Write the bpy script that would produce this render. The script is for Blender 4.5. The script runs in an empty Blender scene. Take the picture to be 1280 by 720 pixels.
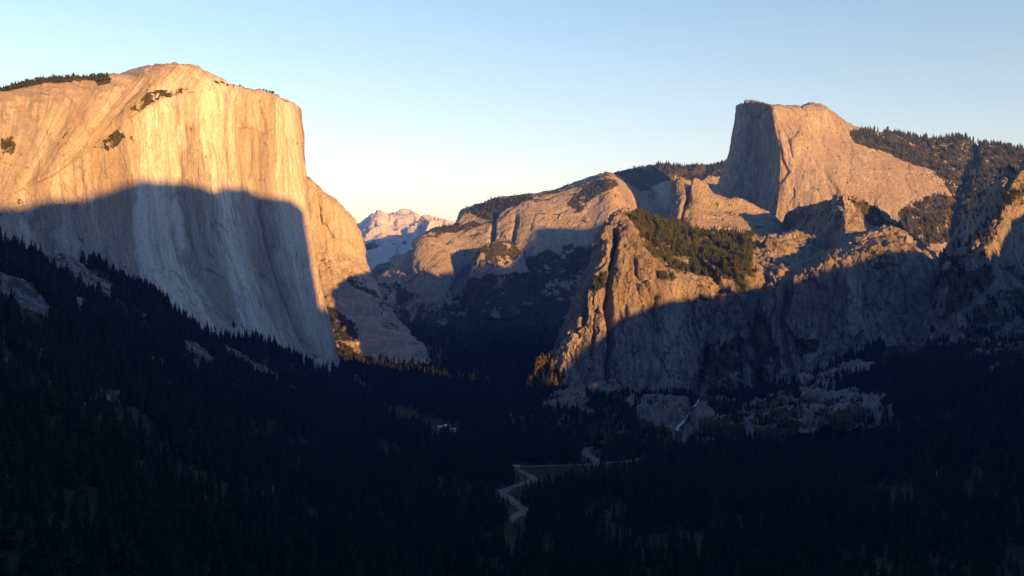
import bpy, math, random
import numpy as np
from math import radians as R

random.seed(7)
rng = np.random.default_rng(11)
scn = bpy.context.scene
col = scn.collection

# ------------------------------------------------------------------ camera survey
FPX, CX, HY = 1280.0, 640.0, 330.0       # focal length in photo pixels, optical axis, horizon row
FLOOR = -310.0                            # valley floor below the lookout (metres)
SUN_EL, SUN_AZ = R(7.0), R(36.0)          # sun low, behind the lookout and 45 deg to its right
TO_SUN = np.array([math.sin(SUN_AZ) * math.cos(SUN_EL), -math.cos(SUN_AZ) * math.cos(SUN_EL), math.sin(SUN_EL)])


def P(px, py, Y):
    return ((px - CX) / FPX * Y, Y, (HY - py) / FPX * Y)


def proj(p):
    return p[..., 0] / p[..., 1] * FPX + CX, HY - p[..., 2] / p[..., 1] * FPX


# ------------------------------------------------------------------ noise
_perm = np.random.default_rng(3).permutation(256).astype(np.int64)
_perm = np.concatenate([_perm, _perm, _perm])
_g = np.random.default_rng(5).normal(size=(256, 3))
_g /= np.linalg.norm(_g, axis=1)[:, None]


def perlin(x, y, z):
    xi, yi, zi = np.floor(x), np.floor(y), np.floor(z)
    fx, fy, fz = x - xi, y - yi, z - zi
    xi = xi.astype(np.int64) & 255; yi = yi.astype(np.int64) & 255; zi = zi.astype(np.int64) & 255
    u = fx * fx * fx * (fx * (fx * 6 - 15) + 10)
    v = fy * fy * fy * (fy * (fy * 6 - 15) + 10)
    w = fz * fz * fz * (fz * (fz * 6 - 15) + 10)

    def gr(dx, dy, dz):
        h = _perm[_perm[_perm[(xi + dx) & 255] + ((yi + dy) & 255)] + ((zi + dz) & 255)]
        g = _g[h]
        return g[..., 0] * (fx - dx) + g[..., 1] * (fy - dy) + g[..., 2] * (fz - dz)
    a = gr(0, 0, 0); b = gr(1, 0, 0); c = gr(0, 1, 0); d = gr(1, 1, 0)
    e = gr(0, 0, 1); f = gr(1, 0, 1); g = gr(0, 1, 1); h = gr(1, 1, 1)
    x1 = a + u * (b - a); x2 = c + u * (d - c); x3 = e + u * (f - e); x4 = g + u * (h - g)
    y1 = x1 + v * (x2 - x1); y2 = x3 + v * (x4 - x3)
    return (y1 + w * (y2 - y1)) * 1.5


def fbm(p, scale, octs=4, aniso=1.0, seed=0.0, gain=0.5):
    x, y, z = p[..., 0] / scale + seed * 17.3, p[..., 1] / scale + seed * 5.1, p[..., 2] / (scale * aniso) + seed * 9.7
    a, s, out = 1.0, 1.0, 0.0
    for _ in range(octs):
        out = out + a * perlin(x * s, y * s, z * s)
        a *= gain; s *= 2.03
    return out


def ridged(p, scale, octs=4, aniso=1.0, seed=0.0, gain=0.5):
    x, y, z = p[..., 0] / scale + seed * 13.1, p[..., 1] / scale + seed * 7.7, p[..., 2] / (scale * aniso) + seed * 3.3
    a, s, out = 1.0, 1.0, 0.0
    for _ in range(octs):
        out = out + a * (1 - 2.2 * np.abs(perlin(x * s, y * s, z * s)))
        a *= gain; s *= 2.05
    return out


def sstep(a, b, x):
    t = np.clip((x - a) / (b - a), 0, 1)
    return t * t * (3 - 2 * t)


def inside(poly, x, y):
    poly = np.asarray(poly, float)
    r = np.zeros(x.shape, bool)
    n = len(poly)
    for i in range(n):
        x0, y0 = poly[i]; x1, y1 = poly[(i + 1) % n]
        if y0 == y1:
            continue
        c = ((y0 > y) != (y1 > y)) & (x < (x1 - x0) * (y - y0) / (y1 - y0) + x0)
        r ^= c
    return r


def dist_poly(line, x, y):
    line = np.asarray(line, float)
    best = np.full(x.shape, 1e9)
    for (x0, y0), (x1, y1) in zip(line[:-1], line[1:]):
        dx, dy = x1 - x0, y1 - y0
        t = np.clip(((x - x0) * dx + (y - y0) * dy) / (dx * dx + dy * dy + 1e-9), 0, 1)
        best = np.minimum(best, np.hypot(x - x0 - t * dx, y - y0 - t * dy))
    return best


def spline(pts, n_per):
    """Catmull-Rom through an (n,k) array along axis 0; n_per = subdivisions per interval."""
    pts = np.asarray(pts, float)
    ext = np.concatenate([[2 * pts[0] - pts[1]], pts, [2 * pts[-1] - pts[-2]]])
    out = []
    for i in range(len(pts) - 1):
        p0, p1, p2, p3 = ext[i], ext[i + 1], ext[i + 2], ext[i + 3]
        ln_ = [np.linalg.norm(b_ - a_, axis=-1, keepdims=True) + 1e-6 for a_, b_ in ((p0, p1), (p1, p2), (p2, p3))]
        m1 = (p2 - p0) * .43; m2 = (p3 - p1) * .43       # no overshoot where a long and a short span meet
        m1 = m1 * np.minimum(1, 1.15 * np.minimum(ln_[0], ln_[1]) / (np.linalg.norm(m1, axis=-1, keepdims=True) + 1e-6))
        m2 = m2 * np.minimum(1, 1.15 * np.minimum(ln_[1], ln_[2]) / (np.linalg.norm(m2, axis=-1, keepdims=True) + 1e-6))
        for k in range(n_per[i]):
            t = k / n_per[i]
            t2, t3 = t * t, t * t * t
            out.append((2 * t3 - 3 * t2 + 1) * p1 + (t3 - 2 * t2 + t) * m1 + (-2 * t3 + 3 * t2) * p2 + (t3 - t2) * m2)
    out.append(pts[-1])
    return np.array(out)


def worley(p, scale, aniso=1.0, seed=0):
    """nearest cell of a jittered lattice: offset to its centre and three random numbers of the cell"""
    q = np.stack([p[..., 0] / scale, p[..., 1] / scale, p[..., 2] / (scale * aniso)], -1) + seed * 11.7
    b0 = np.floor(q - .5).astype(np.int64)
    best = np.full(q.shape[:-1], 1e9); second = best.copy()
    dl = np.zeros(q.shape); idn = np.zeros(q.shape[:-1], np.int64)
    for i in (0, 1):
        for j in (0, 1):
            for k in (0, 1):
                c = b0 + np.array([i, j, k])
                h = _perm[_perm[_perm[c[..., 0] & 255] + (c[..., 1] & 255)] + (c[..., 2] & 255)]
                d = c + .5 + _g[h] * .42 - q
                r = np.sum(d * d, -1)
                m = r < best
                second = np.where(m, best, np.minimum(second, r))
                best = np.where(m, r, best); idn = np.where(m, h, idn)
                dl = np.where(m[..., None], d, dl)
    return dl, idn, np.sqrt(second) - np.sqrt(best)


# ------------------------------------------------------------------ materials
def nt_new(name):
    m = bpy.data.materials.new(name)
    m.use_nodes = True
    nt = m.node_tree
    for n in list(nt.nodes):
        nt.nodes.remove(n)
    return m, nt


class NT:
    def __init__(self, nt):
        self.nt = nt

    def n(self, typ, **kw):
        nd = self.nt.nodes.new(typ)
        for k, v in kw.items():
            if k in ('operation', 'blend_type', 'data_type', 'noise_dimensions', 'attribute_name', 'noise_type', 'feature', 'clamp_factor', 'use_clamp', 'distance', 'interpolation_type'):
                setattr(nd, k, v)
            else:
                nd.inputs[k.replace('_', ' ')].default_value = v
        return nd

    def link(self, a, b):
        self.nt.links.new(a, b)

    def math(self, op, a, b=None, clamp=False):
        nd = self.nt.nodes.new('ShaderNodeMath'); nd.operation = op; nd.use_clamp = clamp
        for i, v in enumerate((a, b)):
            if v is None:
                continue
            if isinstance(v, (int, float)):
                nd.inputs[i].default_value = v
            else:
                self.link(v, nd.inputs[i])
        return nd.outputs[0]

    def noise(self, vec, scale, detail=4, rough=0.55, distort=0.0):
        nd = self.nt.nodes.new('ShaderNodeTexNoise')
        nd.inputs['Scale'].default_value = scale
        nd.inputs['Detail'].default_value = detail
        nd.inputs['Roughness'].default_value = rough
        nd.inputs['Distortion'].default_value = distort
        self.link(vec, nd.inputs['Vector'])
        return nd.outputs['Fac']

    def mapping(self, vec, scale, loc=(0, 0, 0)):
        nd = self.nt.nodes.new('ShaderNodeMapping')
        nd.inputs['Scale'].default_value = scale
        nd.inputs['Location'].default_value = loc
        self.link(vec, nd.inputs['Vector'])
        return nd.outputs[0]

    def ramp(self, fac, lo, hi):
        nd = self.nt.nodes.new('ShaderNodeMapRange'); nd.interpolation_type = 'SMOOTHSTEP'
        nd.inputs[1].default_value = lo; nd.inputs[2].default_value = hi
        self.link(fac, nd.inputs[0])
        return nd.outputs[0]

    def mix(self, fac, a, b, blend='MIX'):
        nd = self.nt.nodes.new('ShaderNodeMix'); nd.data_type = 'RGBA'; nd.blend_type = blend
        for sock, v in ((nd.inputs[0], fac), (nd.inputs[6], a), (nd.inputs[7], b)):
            if isinstance(v, (int, float)):
                sock.default_value = v
            elif isinstance(v, tuple):
                sock.default_value = v + (1,) if len(v) == 3 else v
            else:
                self.link(v, sock)
        return nd.outputs[2]

    def attr(self, name):
        nd = self.nt.nodes.new('ShaderNodeAttribute'); nd.attribute_name = name
        return nd.outputs['Fac']


def granite(name, light=(.46, .40, .33), dark=(.27, .235, .20), pale=(.60, .55, .48), scrub=(.034, .032, .013),
            streak=0.6, flow=False, feat=1.0, bump=0.9, veg_break=0.02, soil=(.30, .24, .17), cracks=.6, dots=.0, rust=.35):
    """Weathered granite: mineral streaks, blotches, pale scars, joints, scrub where 'veg' says it grows."""
    m, nt = nt_new(name); k = NT(nt)
    geo = nt.nodes.new('ShaderNodeNewGeometry')
    pos = geo.outputs['Position']
    if flow:
        uv = nt.nodes.new('ShaderNodeUVMap'); uv.uv_map = 'flow'
        src = uv.outputs[0]; ax = (1, .06, 1); ax2 = (1, .12, 1); ax3 = (1, .22, 1)
    else:
        src = pos; ax = (1, 1, .09); ax2 = (1, 1, .18); ax3 = (1, 1, .3)
    sv, sv2, sv3 = k.mapping(src, ax), k.mapping(src, ax2, (131, 77, 10)), k.mapping(src, ax3, (31, 177, 40))
    s1 = k.noise(sv, .0105 / feat, 6, .60, .35)
    s2 = k.noise(sv2, .06 / feat, 6, .68, .2)
    s3 = k.noise(sv, .0050 / feat, 4, .55)
    s4 = k.noise(sv3, .2 / feat, 5, .7)
    b1 = k.noise(pos, .0065 / feat, 7, .62)
    b2 = k.noise(pos, .05 / feat, 7, .72)
    fs = k.math('ADD', k.math('MULTIPLY', s1, .56), k.math('ADD', k.math('MULTIPLY', s2, .27), k.math('MULTIPLY', s4, .17)))
    fb = k.math('ADD', k.math('MULTIPLY', b1, .5), k.math('MULTIPLY', b2, .5))
    f = k.math('ADD', k.math('MULTIPLY', fs, streak), k.math('MULTIPLY', fb, 1 - streak))
    f = k.ramp(f, .37, .63)
    base = k.mix(f, dark, light)
    ru = k.ramp(k.noise(pos, .0045 / feat, 4, .6, 1.0), .45, .68)
    base = k.mix(k.math('MULTIPLY', ru, rust), base, (.40, .27, .165))
    palef = k.math('MAXIMUM', k.math('MULTIPLY', k.ramp(s3, .47, .62), .85 * streak), k.attr('pale'))
    palef = k.math('MULTIPLY', palef, k.ramp(fs, .36, .58))
    base = k.mix(palef, base, pale)
    # broad dark curtains, water stains, and shade painted on the dome's face
    wide = k.ramp(k.noise(sv, .0075 / feat, 4, .55, .4), .53, .64)
    base = k.mix(k.math('MULTIPLY', wide, .42 * streak), base, tuple(c * .75 for c in dark))
    st = k.ramp(k.noise(sv, .024 / feat, 5, .62), .58, .70)
    base = k.mix(k.math('MULTIPLY', st, .55 * streak + .1), base, tuple(c * .5 for c in dark))
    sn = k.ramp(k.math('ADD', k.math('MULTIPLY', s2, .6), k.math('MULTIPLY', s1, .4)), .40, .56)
    base = k.mix(k.math('MULTIPLY', k.attr('stain_shade'), sn), base, tuple(c * .42 for c in dark))
    # joints and cracks
    if cracks:
        vo = nt.nodes.new('ShaderNodeTexVoronoi'); vo.feature = 'DISTANCE_TO_EDGE'
        vo.inputs['Scale'].default_value = .035 / feat
        wv = nt.nodes.new('ShaderNodeVectorMath'); wv.operation = 'ADD'
        nz = nt.nodes.new('ShaderNodeTexNoise'); nz.inputs['Scale'].default_value = .05 / feat; nz.inputs['Detail'].default_value = 5
        k.link(sv3, nz.inputs['Vector'])
        sc = nt.nodes.new('ShaderNodeVectorMath'); sc.operation = 'SCALE'; sc.inputs['Scale'].default_value = 38 * feat
        k.link(nz.outputs['Color'], sc.inputs[0]); k.link(sv3, wv.inputs[0]); k.link(sc.outputs[0], wv.inputs[1])
        k.link(wv.outputs[0], vo.inputs['Vector'])
        cf = k.math('SUBTRACT', 1.0, k.ramp(vo.outputs[0], .0, .09))
        cf = k.math('MULTIPLY', cf, k.ramp(b1, .38, .58))
        base = k.mix(k.math('MULTIPLY', cf, cracks), base, tuple(c * .3 for c in dark))
    # fine speckle
    sp = k.ramp(k.noise(pos, .22 / feat, 5, .75), .36, .62)
    base = k.mix(k.math('MULTIPLY', k.math('SUBTRACT', 1.0, sp), .32), base, tuple(c * .35 for c in dark))
    # gravel / soil on ledges, then scrub, and shade painted with it on the valley wall and spur
    soilf = k.math('MULTIPLY', k.attr('soil'), k.ramp(k.noise(pos, .02, 5, .7), .35, .6))
    base = k.mix(k.math('MULTIPLY', soilf, .8), base, soil)
    vn = k.noise(pos, veg_break, 8, .75)
    vv = k.math('ADD', k.attr('veg_shade'), k.math('MULTIPLY', k.math('SUBTRACT', vn, .5), 3.6))
    vf = k.ramp(vv, .50, .62)
    if dots:
        vd = nt.nodes.new('ShaderNodeTexVoronoi'); vd.inputs['Scale'].default_value = .05 / feat; vd.inputs['Randomness'].default_value = 1.0
        k.link(pos, vd.inputs['Vector'])
        dm = k.math('SUBTRACT', k.math('ADD', k.math('MULTIPLY', k.math('SUBTRACT', vn, .5), 1.6), dots), vd.outputs['Distance'])
        vf = k.math('MAXIMUM', vf, k.ramp(dm, -.05, .1))
    vcol = k.mix(k.ramp(k.noise(pos, .05, 5, .7), .35, .65), scrub, tuple(c * 2.2 for c in scrub))
    base = k.mix(vf, base, vcol)
    bs = nt.nodes.new('ShaderNodeBsdfPrincipled')
    bs.inputs['Roughness'].default_value = .95
    bs.inputs['Specular IOR Level'].default_value = .1
    k.link(base, bs.inputs['Base Color'])
    # relief
    bn = k.math('ADD', k.math('MULTIPLY', s4, 1.2), k.math('MULTIPLY', k.noise(pos, .07 / feat, 9, .75), 1.5))
    bn = k.math('ADD', bn, k.math('MULTIPLY', vf, .5))
    bu = nt.nodes.new('ShaderNodeBump')
    bu.inputs['Strength'].default_value = bump
    bu.inputs['Distance'].default_value = 9.0 * feat
    k.link(bn, bu.inputs['Height'])
    k.link(bu.outputs[0], bs.inputs['Normal'])
    out = nt.nodes.new('ShaderNodeOutputMaterial')
    k.link(bs.outputs[0], out.inputs[0])
    return m


def plain(name, c1, c2=None, scale=.3, rough=.9, spec=.2, bump=0.0, rand=0.0):
    m, nt = nt_new(name); k = NT(nt)
    geo = nt.nodes.new('ShaderNodeNewGeometry')
    bs = nt.nodes.new('ShaderNodeBsdfPrincipled')
    bs.inputs['Roughness'].default_value = rough
    bs.inputs['Specular IOR Level'].default_value = spec
    nz = k.noise(geo.outputs['Position'], scale, 5, .65)
    c = k.mix(k.ramp(nz, .3, .7), c1, c2 or tuple(x * .6 for x in c1))
    if rand:
        oi = nt.nodes.new('ShaderNodeObjectInfo')
        c = k.mix(k.math('MULTIPLY', oi.outputs['Random'], rand), c, tuple(x * .35 for x in c1))
    k.link(c, bs.inputs['Base Color'])
    if bump:
        bu = nt.nodes.new('ShaderNodeBump'); bu.inputs['Strength'].default_value = bump; bu.inputs['Distance'].default_value = 1.0
        k.link(k.noise(geo.outputs['Position'], scale * 3, 5, .7), bu.inputs['Height'])
        k.link(bu.outputs[0], bs.inputs['Normal'])
    out = nt.nodes.new('ShaderNodeOutputMaterial')
    k.link(bs.outputs[0], out.inputs[0])
    return m


# ------------------------------------------------------------------ objects
def tag(o, label=None, category=None, group=None, kind=None):
    for key, v in (('label', label), ('category', category), ('group', group), ('kind', kind)):
        if v:
            o[key] = v
    return o


def grid_mesh(name, G, mat, attrs=None, uv=None, flip=False):
    nv, nu = G.shape[:2]
    me = bpy.data.meshes.new(name)
    me.vertices.add(nv * nu)
    me.vertices.foreach_set('co', G.reshape(-1).astype(np.float32))
    idx = np.arange(nv * nu).reshape(nv, nu)
    q = np.stack([idx[:-1, :-1], idx[1:, :-1], idx[1:, 1:], idx[:-1, 1:]], -1).reshape(-1, 4)
    if flip:
        q = q[:, ::-1]
    nf = len(q)
    me.loops.add(nf * 4)
    me.loops.foreach_set('vertex_index', q.reshape(-1).astype(np.int32))
    me.polygons.add(nf)
    me.polygons.foreach_set('loop_start', np.arange(0, nf * 4, 4, dtype=np.int32))
    me.polygons.foreach_set('loop_total', np.full(nf, 4, np.int32))
    me.polygons.foreach_set('use_smooth', np.ones(nf, bool))
    for k, v in (attrs or {}).items():
        a = me.attributes.new(k, 'FLOAT', 'POINT')
        a.data.foreach_set('value', v.reshape(-1).astype(np.float32))
    if uv is not None:
        l = me.uv_layers.new(name='flow')
        l.data.foreach_set('uv', uv.reshape(-1, 2)[q.reshape(-1)].reshape(-1).astype(np.float32))
    me.materials.append(mat)
    me.update(calc_edges=True)
    o = bpy.data.objects.new(name, me)
    col.objects.link(o)
    return o


def normals(G):
    du = np.gradient(G, axis=1); dv = np.gradient(G, axis=0)
    n = np.cross(du, dv)
    l = np.linalg.norm(n, axis=-1, keepdims=True)
    n = n / np.maximum(l, 1e-9)
    return n


SURF = {}      # surfaces by key: grid + veg mask, for planting and shadow survey


def blur(a, it=2):
    for _ in range(it):
        p = np.pad(a, ((1, 1), (1, 1)), mode='edge')
        a = (p[:-2, 1:-1] + p[2:, 1:-1] + p[1:-1, :-2] + p[1:-1, 2:] + 4 * p[1:-1, 1:-1]) / 8
    return a


def loft(key, name, rows, mat, rowres, px_step=1.3, disp=(), carve=(), veg_shade=(), pale=(), soil=(), stain_shade=(), back=(700, 120, 0.0),
         label=None, cat=None, seed=1.0, veg_slope=None, world=False, ramp_rows=None):
    """A mountain: control rows from its top edge (first) down to its foot (last), each the same number of surveyed
    points, lofted to a dense surface, roughened along its normal, and carried back behind the top edge."""
    rows = [[(p if world else P(*p)) for p in r] for r in rows]
    C = np.array(rows, float)                                # (rows, cols, 3)
    bx, drop, side = back
    if bx:
        far = C[0] + np.array([side, bx, -drop]); far2 = C[0] + np.array([side * 1.6, bx * 1.7, 0])
        mid_ = C[0][:, 0].mean()                              # the back narrows a little: no wider than the front as seen from the valley
        for q_, kk in ((far, 1.0), (far2, 1.7)):
            q_[:, 0] = C[0][:, 0] * (C[0][:, 1] + bx * kk) / C[0][:, 1] + side * kk
            q_[:, 0] = q_[:, 0] + (q_[:, 0].mean() - q_[:, 0]) * .06 * kk
        far2[:, 2] = FLOOR - 30
        C = np.concatenate([[far2], [far], C])
        rowres = [6, 26] + list(rowres)
    sx = np.abs(np.diff(C, axis=1))
    if world:
        ncol = [max(3, int(np.linalg.norm(d) / px_step)) for d in np.diff(C[-1], axis=0)]
    else:
        px, _ = proj(C[2:])
        d = np.abs(np.diff(px, axis=1)).mean(0)
        d3 = np.linalg.norm(np.diff(C[2:], axis=1), axis=-1).mean(0) / C[2:, :, 1].mean() * FPX
        ncol = [max(5, int(max(a, .35 * b) / px_step)) for a, b in zip(d, d3)]
    G = spline(C, rowres)                                    # rows
    G = spline(G.transpose(1, 0, 2), ncol).transpose(1, 0, 2)
    # flow coordinates: metres across (mean) and metres down
    acr = np.concatenate([[0], np.cumsum(np.linalg.norm(np.diff(G, axis=1), axis=-1).mean(0))])
    dwn = np.concatenate([[0], np.cumsum(np.linalg.norm(np.diff(G, axis=0), axis=-1).mean(1))])
    uv = np.stack(np.broadcast_arrays(acr[None, :], dwn[:, None]), -1)
    FL = np.concatenate([uv, np.zeros(uv.shape[:2] + (1,))], -1)
    N = normals(G)
    if np.median(np.sum(N * -G, -1)) < 0:
        N = -N; flip = False
    else:
        flip = True
    base = G.copy()
    r_back = sum(rowres[:2]) if bx else 0
    hold = np.ones(G.shape[:2])
    off = np.zeros(G.shape[:2])
    for dsp in disp:
        kind, amp, sc, an = dsp[:4]
        extra = dsp[4] if len(dsp) > 4 else 0
        if kind == 'fbm':
            off += amp * fbm(base, sc, 6, an, seed + extra)
        elif kind == 'ridge':
            off += amp * (ridged(base, sc, 5, an, seed + extra) - .6)
        elif kind == 'flute':                                # runs along the flow lines of the loft
            q = FL * np.array([1, .045, 1])
            off += amp * fbm(q, sc, 5, 1, seed + extra)
        elif kind == 'crack':
            off -= amp * sstep(.55, .95, ridged(base, sc, 2, an, seed + extra, .4) / 1.4)
        elif kind == 'facet':                                # broken blocks with tilted faces and sharp arrises
            wq_ = base + np.stack([fbm(base, sc * 1.3, 3, 1, seed + extra + i) for i in range(3)], -1) * sc * .3
            dl, idn, edge = worley(wq_, sc, an, seed + extra)
            tl = _g[(idn * 7 + 31) % 256]
            off += amp * (1.1 * _g[idn][..., 0] + 1.3 * np.sum(tl * dl, -1) - .5 * (1 - sstep(0, .12, edge)))
        elif kind == 'terrace':
            z = base[..., 2] / sc + 1.2 * fbm(base, sc * 3, 3, 1, seed + extra)
            off += amp * (np.abs((z % 1.0) - .5) * 2 - .5)
    pxg, pyg = proj(base)
    for line, wd, dep in carve:
        jx = fbm(base, 60, 3, 1, seed + 3) * wd * .8
        dl = dist_poly(line, pxg + jx, pyg + jx * .5)
        off -= dep * np.exp(-(dl / wd) ** 2)
    G = base + N * off[..., None] * hold[..., None]
    N2 = normals(G)
    if not flip:
        N2 = -N2
    if np.median(np.sum(N2 * N, -1)) < 0:
        N2 = -N2
    w1 = fbm(base, 90, 4, 1, seed + 20); w2 = fbm(base, 90, 4, 1, seed + 21)

    def mask(polys):
        out = np.zeros(G.shape[:2])
        for poly in polys:
            poly, val, jit = (poly if isinstance(poly, tuple) else (poly, 1.0, 6))
            out = np.maximum(out, val * inside(poly, pxg + jit * w1, pyg + jit * .6 * w2))
        return blur(out, 5)
    V = mask(veg_shade)
    if veg_slope is not None:
        lo, hi, amt = veg_slope
        V = np.maximum(V, amt * sstep(lo, hi, N2[..., 2]))
    A = {'veg_shade': V, 'pale': mask(pale), 'stain_shade': mask(stain_shade), 'soil': np.maximum(mask(soil), sstep(.45, .8, N2[..., 2]))}
    o = grid_mesh(name, G, mat, A, uv, flip)
    tag(o, label, cat, None, 'structure')
    SURF[key] = dict(G=G, N=N2, V=V, px=pxg, py=pyg, rb=r_back, obj=o)
    return o


M_cap = granite('sheer_granite', flow=True, streak=.72, feat=1.0, light=(.47, .43, .385), dark=(.22, .19, .17), pale=(.76, .735, .70), bump=.65, cracks=.4, rust=.30)
M_rock = granite('rough_granite', streak=.62, feat=.9, light=(.45, .405, .35), dark=(.15, .13, .112), pale=(.50, .48, .45), scrub=(.05, .047, .017), bump=1.0, cracks=.8, dots=.03, rust=.3)
M_dome = granite('smooth_granite', streak=.35, feat=.9, light=(.46, .41, .35), dark=(.25, .215, .185), bump=1.0, cracks=.28, dots=.05, rust=.25)
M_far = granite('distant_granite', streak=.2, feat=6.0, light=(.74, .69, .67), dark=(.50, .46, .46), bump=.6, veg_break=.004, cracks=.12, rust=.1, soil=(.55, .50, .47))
M_mid = granite('valley_granite', streak=.45, feat=1.6, light=(.52, .455, .39), dark=(.26, .225, .19), bump=.9, veg_break=.012, cracks=.4, dots=.04, rust=.25)


M_shl = granite('warm_granite', streak=.6, feat=1.1, light=(.58, .51, .43), dark=(.33, .275, .23), bump=.8, veg_break=.015, cracks=.4, dots=.02, rust=.35)


def tr(cols):
    """columns -> rows"""
    n = len(cols[0])
    return [[c[i] for c in cols] for i in range(n)]


# ------------------------------------------------------------------ the mountains
# the great sheer cliff on the left
cap = [
    [(-260, 185, 1800), (-260, 255, 1640), (-260, 285, 1600), (-258, 310, 1580), (-250, 360, 1540)],
    [(-90, 142, 1950), (-60, 248, 1800), (-58, 268, 1775), (-56, 290, 1750), (-45, 350, 1730)],
    [(0, 114, 2060), (-10, 243, 1870), (-8, 262, 1850), (-4, 295, 1825), (10, 370, 1800)],
    [(72, 98, 2170), (18, 235, 1915), (19, 262, 1895), (24, 310, 1870), (40, 395, 1840)],
    [(140, 96, 2300), (70, 213, 2010), (72, 260, 1990), (80, 325, 1965), (105, 420, 1930)],
    [(186, 86, 2410), (122, 172, 2130), (124, 245, 2105), (134, 330, 2080), (165, 440, 2035)],
    [(214, 84, 2500), (166, 142, 2250), (170, 235, 2225), (184, 335, 2195), (232, 455, 2140)],
    [(242, 87, 2570), (226, 117, 2410), (230, 228, 2385), (250, 335, 2350), (315, 470, 2290)],
    [(300, 109, 2690), (292, 122, 2600), (294, 228, 2575), (318, 340, 2535), (372, 482, 2470)],
    [(345, 121, 2790), (343, 134, 2740), (348, 235, 2715), (366, 345, 2680), (408, 488, 2620)],
    [(366, 126, 2855), (369, 139, 2835), (379, 238, 2815), (391, 345, 2785), (428, 490, 2740)],
    [(373, 134, 2900), (376, 150, 2900), (386, 240, 2885), (396, 345, 2860), (432, 490, 2820)],
    [(366, 140, 3040), (369, 156, 3060), (379, 245, 3060), (391, 348, 3050), (428, 490, 3020)],
    [(320, 150, 3350), (325, 165, 3380), (335, 250, 3380), (350, 350, 3380), (385, 480, 3350)],
]
loft('cap', 'granite_cliff', tr(cap), M_cap, [80, 120, 120, 140], .85, seed=2.0,
     disp=[('flute', 6, 80, 1), ('flute', 1.4, 18, 1, 3), ('fbm', 8, 200, 2.0), ('facet', 2.6, 95, 6), ('facet', 1.2, 30, 6, 4), ('fbm', 1.2, 20, 3.0), ('crack', 2.5, 90, 8, 2)],
     carve=[([(325, 128), (332, 150), (334, 175), (329, 200), (327, 260), (335, 300), (355, 370), (395, 460)], 1.3, 20),
            ([(262, 115), (267, 150), (266, 230), (275, 300), (300, 380), (340, 450)], 1.6, 11),
            ([(165, 142), (150, 166), (110, 185), (70, 216), (20, 236)], 3.0, 5),
            ([(240, 112), (205, 118), (165, 142)], 3.0, 6)],
     veg_shade=[([(0, 108), (30, 100), (80, 93), (135, 93), (138, 102), (122, 108), (112, 101), (60, 102), (20, 112), (0, 120)], 1.0, 2),
          ([(158, 138), (180, 118), (205, 110), (240, 108), (225, 118), (190, 128), (170, 138)], .62, 5),
          ([(118, 182), (150, 156), (158, 170), (132, 188)], .6, 5), ([(0, 178), (18, 166), (18, 192), (5, 192)], .55, 5),
          ([(20, 214), (40, 203), (36, 226), (20, 228)], .5, 5), ([(80, 160), (95, 155), (80, 172), (70, 195)], .6, 3),
          ([(258, 98), (300, 108), (372, 127), (372, 128), (300, 111), (262, 102)], .38, 2)],
     pale=[([(18, 122), (26, 122), (20, 155), (13, 160)], .8, 2), ([(172, 140), (210, 130), (212, 235), (218, 300), (242, 360), (272, 432), (226, 422), (186, 360), (164, 290)], .66, 9),
           ([(272, 240), (292, 240), (302, 300), (332, 380), (372, 462), (340, 462), (300, 390), (280, 320)], .7, 9), ([(345, 262), (380, 268), (392, 340), (410, 400), (424, 462), (396, 456), (370, 380), (352, 310)], .6, 6),
           ([(222, 155), (229, 158), (226, 182), (219, 180)], .9, 2), ([(266, 118), (276, 120), (280, 210), (268, 210)], .5, 3)],
     stain_shade=[([(222, 190), (256, 175), (266, 230), (276, 320), (300, 400), (270, 400), (236, 330), (220, 240)], .42, 10), ([(232, 150), (246, 160), (250, 260), (238, 240)], .35, 6), ([(10, 258), (110, 250), (130, 330), (60, 310)], .35, 10), ([(312, 150), (330, 170), (336, 250), (350, 330), (372, 400), (345, 380), (318, 300)], .38, 8), ([(120, 200), (160, 190), (160, 330), (130, 320)], .25, 8)],
     back=(900, 60, -500), label='huge sheer pale granite cliff on the left, its top lit gold and its foot in blue shade', cat='cliff')

# lower shoulder behind the prow of the great cliff
shoulder = [
    [(320, 215, 3560), (322, 300, 3470), (332, 375, 3350), (345, 430, 3200), (360, 495, 2950)],
    [(378, 222, 3540), (382, 300, 3450), (392, 372, 3330), (404, 428, 3180), (420, 492, 2950)],
    [(402, 238, 3540), (408, 310, 3450), (422, 375, 3320), (438, 425, 3170), (465, 490, 2950)],
    [(422, 254, 3560), (430, 320, 3460), (448, 378, 3320), (470, 424, 3180), (505, 484, 2980)],
    [(440, 275, 3600), (449, 328, 3480), (472, 378, 3350), (500, 421, 3200), (535, 478, 3020)],
    [(447, 294, 3680), (459, 330, 3580), (482, 374, 3440), (514, 418, 3290), (560, 472, 3080)],
    [(436, 300, 3900), (446, 340, 3850), (468, 388, 3720), (496, 432, 3550), (530, 485, 3350)],
]
shoulder = [[(a, b, c * k_) for (a, b, c), k_ in zip(cc, (1.12, 1.12, 1.11, 1.06, 1.0))] for cc in shoulder]
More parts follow.
